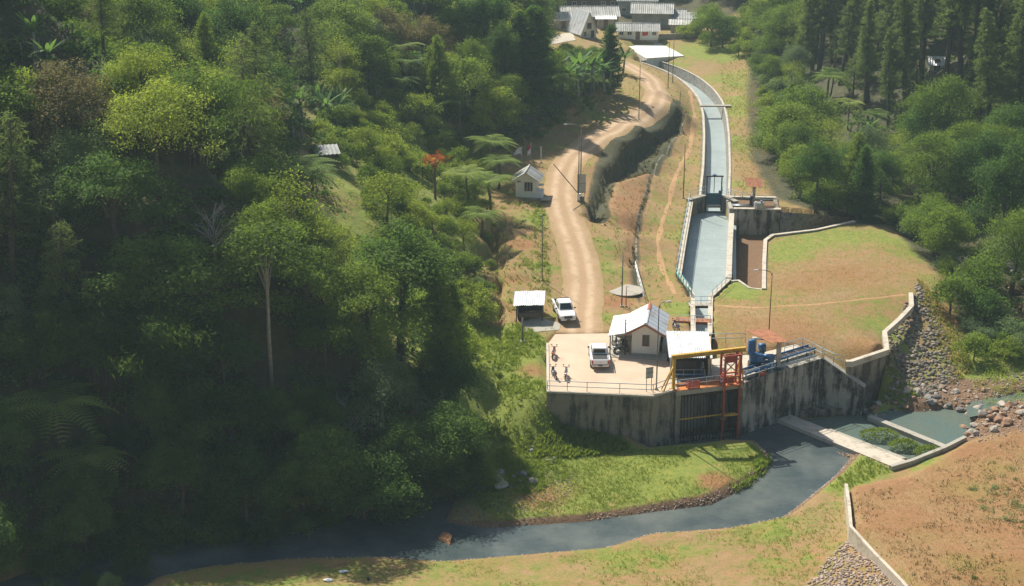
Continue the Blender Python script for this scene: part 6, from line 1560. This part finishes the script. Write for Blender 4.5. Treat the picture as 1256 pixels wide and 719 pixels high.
# dry lawn, sparse short blades
p = pts_in([(945,292),(1045,275),(1100,290),(1165,340),(1120,362),(1085,425),(1030,445),(905,420),(876,410),(880,368),(930,358)], 0, 16000, rg)
tuft_mesh('lawn_grass', p, rg.uniform(.05, .12, len(p)), np.full(len(p), .3), 4, 'drygrass', rg)
p = pts_in([(1046,600),(1110,580),(1256,512),(1300,600),(1300,760),(1130,760),(1050,655)], -3, 15000, rg); tuft_mesh('lawn_grass', p, rg.uniform(.04, .11, len(p)), np.full(len(p), .3), 4, 'drygrass', rg)
def verge(x, y): return np.clip(sample_at(lush, x, y)*1.5-.3, 0, 1)*(line_dist(x, y, road_w)[0] > 2.3)
p = pts_in([(660,410),(742,405),(850,345),(860,130),(800,80),(700,180),(640,300)], 2, 14000, rg, dens=verge); p = p[p[:, 2] > -.6]; tuft_mesh('verge_grass', p, rg.uniform(.1, .3, len(p)), np.full(len(p), .3), 5, 'grass', rg)
p = pts_in([(905,240),(940,240),(965,215),(930,90),(880,82)], 0.3, 9000, rg, dens=verge); p = p[p[:, 2] > -.6]; tuft_mesh('verge_grass', p, rg.uniform(.1, .3, len(p)), np.full(len(p), .3), 5, 'drygrass', rg)
# water plants between the weirs
for px, py, w, lab in ((1078,535,1.7,'wide green clump of water plants between the weir sills, nearer the wall'),(1108,548,1.3,'bright green clump of water plants between the weir sills, farther right'),(1138,556,1.2,'green clump of plants at the bank end of the weirs')):
    g = U3(px, py, -5.1); n = 900; r = np.sqrt(rg.uniform(0, 1, n)); a = rg.uniform(0, 6.283, n); pp = np.stack([r*np.cos(a)*w*1.15, r*np.sin(a)*w*.75, .55*(1-r*r)+rg.uniform(-.05,.3,n)], -1)
    a2 = rg.uniform(0, 6.283, n); V, Q = quads(pp, rg.normal(size=(n, 3))*.5+np.array((0, 0, .8)), .24, .12, rg, -.3)
    t = empty('water_plant', g, 0, lab, 'plant'); link('foliage', np_mesh('foliage', V, Q, np.repeat(rg.uniform(0, 1, n), 4)), LM['grass'], t)
    MB().prism([(w*.9*math.cos(i*.4), w*.55*math.sin(i*.4)) for i in range(16)], -1.1, -.3).build('mud_base', MT['soil'], t)

# ---------------------------------------------------------------- stones
def rock_mesh(seed, sub=2):
    bm = bmesh.new(); bmesh.ops.create_icosphere(bm, subdivisions=sub, radius=.5); r_ = random.Random(seed)
    pl = [(Vector((r_.uniform(-1,1), r_.uniform(-1,1), r_.uniform(-.6,1))).normalized(), r_.uniform(.26,.42)) for _ in range(9)]
    for v in bm.verts:
        for n_, d_ in pl:
            k = v.co.dot(n_)-d_
            if k > 0: v.co -= n_*k
        v.co += Vector((r_.uniform(-.015,.015),)*3); v.co.z *= .72
    m = bpy.data.meshes.new('rock'); bm.to_mesh(m); bm.free(); return m
RK = {}
for mt in ('stone_brown', 'stone_grey', 'stone_pale'):
    RK[mt] = [rock_mesh(k*7+len(mt)) for k in range(5)]
    for m in RK[mt]: m.materials.append(MT[mt])
def rock(loc, s, mt, label, group, name='rock'):
    o = link(name, random.choice(RK[mt]), None, None, loc); o.scale = (s*random.uniform(.8,1.35), s*random.uniform(.8,1.2), s*random.uniform(.7,1.1)); o.rotation_euler = (random.uniform(-.3,.3), random.uniform(-.3,.3), random.uniform(0,6.28))
    return tag(o, label, 'rock', group)
def rocks(reg, zp, n, smin, smax, mts, label, group, dens=None, lift=.1):
    P = poly(reg, zp); lo, hi = P.min(0), P.max(0); c = 0
    while c < n:
        x, y = random.uniform(lo[0], hi[0]), random.uniform(lo[1], hi[1])
        if not in_poly(np.array([x]), np.array([y]), P)[0]: continue
        if dens and random.random() > dens(x, y): continue
        s = smin+(smax-smin)*random.random()**2.2
        rock(Vector((x, y, float(H(x, y))+s*lift)), s, random.choice(mts), label, group); c += 1
B3 = ('stone_brown', 'stone_brown', 'stone_pale', 'stone_grey')
rocks([(1068,508),(1110,500),(1150,503),(1185,503),(1200,512),(1215,500),(1175,482),(1120,478),(1085,485),(1062,495)], -4.6, 65, .35, 1.2, B3, 'reddish brown rock on the far shore of the blue green pool', 'rocks on the far pool shore')
rocks([(1180,508),(1215,497),(1256,490),(1256,515),(1215,532),(1190,540),(1180,525)], -4.6, 60, .35, 1.35, ('stone_brown','stone_brown','stone_pale'), 'orange brown boulder on the right shore of the blue green pool', 'boulders on the right pool shore', None, .2)
rocks([(1170,478),(1256,462),(1300,470),(1300,500),(1215,500)], -4.3, 60, .3, 1.0, B3, 'small rock in the stony riverbed at the right edge', 'rocks in the riverbed')
rocks([(1225,395),(1222,350),(1240,325),(1270,330),(1280,400),(1256,420)], -3.2, 40, .5, 2.0, ('stone_brown','stone_brown','stone_grey'), 'brown boulder in the heap behind the trees at the right edge', 'boulders behind the trees on the right', None, .3)
rocks([(1052,500),(1075,495),(1085,512),(1070,520),(1056,510)], -5, 12, .6, 1.5, ('stone_pale','stone_grey'), 'pale boulder at the foot of the sloping wing wall', 'boulders at the wing wall', None, .3)
for px, py, s, l in ((577,595,1.9,'big grey boulder at the left end of the river bend rock pile'),(598,588,1.8,'big rounded grey boulder in the middle of the river bend rock pile'),(613,586,1.3,'grey boulder just right of the rounded one in the river bend pile')):
    g = ground(px, py); rock(g+Vector((0,0,.25)), s, 'stone_grey', l, None)
rocks([(583,602),(600,580),(635,575),(660,592),(650,600),(615,601)], -4.9, 20, .35, 1.2, ('stone_grey','stone_grey','stone_pale'), 'small grey stone in the rock pile at the river bend', 'stones in the river bend rock pile', None, .25)
rocks([(640,560),(660,548),(700,552),(680,575),(650,575)], -4.8, 14, .25, .7, ('stone_grey','stone_pale'), 'loose grey stone on the bare bank above the meadow', 'loose stones on the bank')
g = ground(1192,415); rock(ground(1236,330)+Vector((0,0,.3)), 2.6, 'stone_grey', 'big grey boulder partly hidden by trees at the right edge', None)
rock(ground(801,74)+Vector((0,0,.3)), 1.5, 'stone_pale', 'pale boulder at the near edge of the white court', None)
for px, py, s, l, mt in ((612,560+47,.5,'a','stone_pale'),): pass
tag(MB().tube([(0,0,0),(.1,0,.1)], .1).build('dead_branch', MT['bark_dead'], None, 0, ground(640,600)), 'short pale broken branch on the meadow shore', 'branch')
o = rock(U3(546,661,-5.5), 1.8, 'stone_brown', 'orange earth hump breaking the water at the river bend', None, 'earth_hump'); o.data = rock_mesh(77, 3); o.data.materials.append(MT['soil']); o.scale = (2.6, 1.3, .9)
for px, py, l in ((402,711,'white bird with raised wings on the near bank'),): pass
# riprap, thousands of small stones: one stuff object each
def riprap(name, p, smin, smax, mat):
    bm = bmesh.new(); bmesh.ops.create_icosphere(bm, subdivisions=1, radius=.5); bv = np.array([v.co[:] for v in bm.verts]); bf = np.array([[v.index for v in f.verts] for f in bm.faces]); bm.free()
    n = len(p); s = rg.uniform(smin, smax, (n, 1, 1))*rg.uniform(.7, 1.3, (n, 1, 3)); a = rg.uniform(0, 6.283, n); ca, sa = np.cos(a)[:, None], np.sin(a)[:, None]
    V = bv[None]*s*rg.uniform(.8, 1.15, (n, len(bv), 1)); x = V[..., 0]*ca-V[..., 1]*sa; y = V[..., 0]*sa+V[..., 1]*ca
    V = np.stack([x, y, V[..., 2]*.8], -1)+p[:, None, :]
    F = bf[None]+(np.arange(n)*len(bv))[:, None, None]
    return tag(link(name, np_mesh(name, V.reshape(-1, 3), F.reshape(-1, 3), np.repeat(rg.uniform(0, 1, n), len(bv)), tris=True), mat), kind='stuff')
def rip_mat(name, a, b):
    m, nt, bs = new_mat(name); bs.inputs['Roughness'].default_value = .9
    nt.links.new(mixc(nt, N(nt, 'ShaderNodeAttribute', attribute_name='tone').outputs['Fac'], a, b), bs.inputs['Base Color']); return m
MT['rip'] = rip_mat('grey riprap stone', (.09,.075,.055), (.31,.26,.195)); MT['rip2'] = rip_mat('brown riprap stone', (.2,.13,.09), (.5,.4,.32))
RPX = [(1088,412),(1121,376),(1120,364),(1138,380),(1164,410),(1178,442),(1150,456),(1130,462),(1098,473),(1090,470)]
p = pts_in(RPX, -2, 4000, rg, dens=lambda x, y: np.clip(1.3-(fbm(x, y, 4)-.25)*1.5, .15, 1)); riprap('riprap', p+np.array((0, 0, .03)), .16, .62, MT['rip'])
p = pts_in([(1042,660),(1070,690),(1105,727),(1140,770),(960,770),(1000,700)], -4, 3600, rg); p = p[sdist(p[:, 0], p[:, 1], POLY['embankment']) > .35]; riprap('riprap', p+np.array((0, 0, .03)), .14, .34, MT['rip2'])
p = pts_in([(1062,500),(1120,478),(1256,462),(1300,480),(1300,520),(1200,545),(1180,520)], -4.6, 2600, rg); riprap('gravel', p, .1, .3, MT['rip2'])
p = keep(pts_in([(560,606),(650,575),(720,585),(660,648),(590,650),(540,640)], -5, 2600, rg), .05); riprap('gravel', p, .06, .2, MT['rip'])
ed = np.array(POLY['river']); k_ = rg.integers(0, 28, 4200); f_ = rg.uniform(0, 1, (4200, 1)); pe = ed[k_]*(1-f_)+ed[k_+1]*f_+rg.normal(size=(4200, 2))*.35; pe = pe[(pe[:, 0] > -32) & (pe[:, 0] < 34)]; hz_ = H(pe[:, 0], pe[:, 1]); pe = np.concatenate([pe, hz_[:, None]], 1)[(hz_ > -5.75) & (hz_ < -4.6)]; riprap('shore_pebbles', pe, .05, .22, MT['rip2'])
# pale birds / litter on the near bank
for px, py, s, l in ((421,703,.5,'white plastic scrap on the near bank, farther of the two'),(402,713,.55,'white plastic scrap on the near bank, nearer of the two'),):
    g = ground(px, py); m = rock_mesh(int(px)); m.materials.append(MT['cloth']); o = link('plastic_scrap', m, None, None, g+Vector((0,0,.1))); o.scale = (s*1.6, s, s*.5); tag(o, l, 'litter')
g = ground(452,713); m = rock_mesh(5); m.materials.append(MT['plastic']); o = link('plastic_scrap', m, None, None, g+Vector((0,0,.1))); o.scale = (.35,.4,.5); tag(o, 'small black plastic bag on the near bank', 'litter')

# ---------------------------------------------------------------- haze
hm = bpy.data.materials.new('air'); hm.use_nodes = True; nt = hm.node_tree; nt.nodes.clear()
pv = nt.nodes.new('ShaderNodeVolumePrincipled'); out = nt.nodes.new('ShaderNodeOutputMaterial')
pv.inputs['Color'].default_value = (.68, .9, .96, 1); pv.inputs['Density'].default_value = .00026; pv.inputs['Anisotropy'].default_value = .2
nt.links.new(pv.outputs[0], out.inputs['Volume'])
zt_ = max(110, float(Z.max())+30)
tag(MB().hexa([(x, y, z) for z in (-12, zt_) for x, y in ((-700, -320), (720, -320), (720, 950), (-700, 950))]).build('haze', hm), kind='stuff')
print('TREES', nleft, nshr, nr, len(taken), 'tris', sum(len(m.polygons) for m in bpy.data.meshes if m.users))
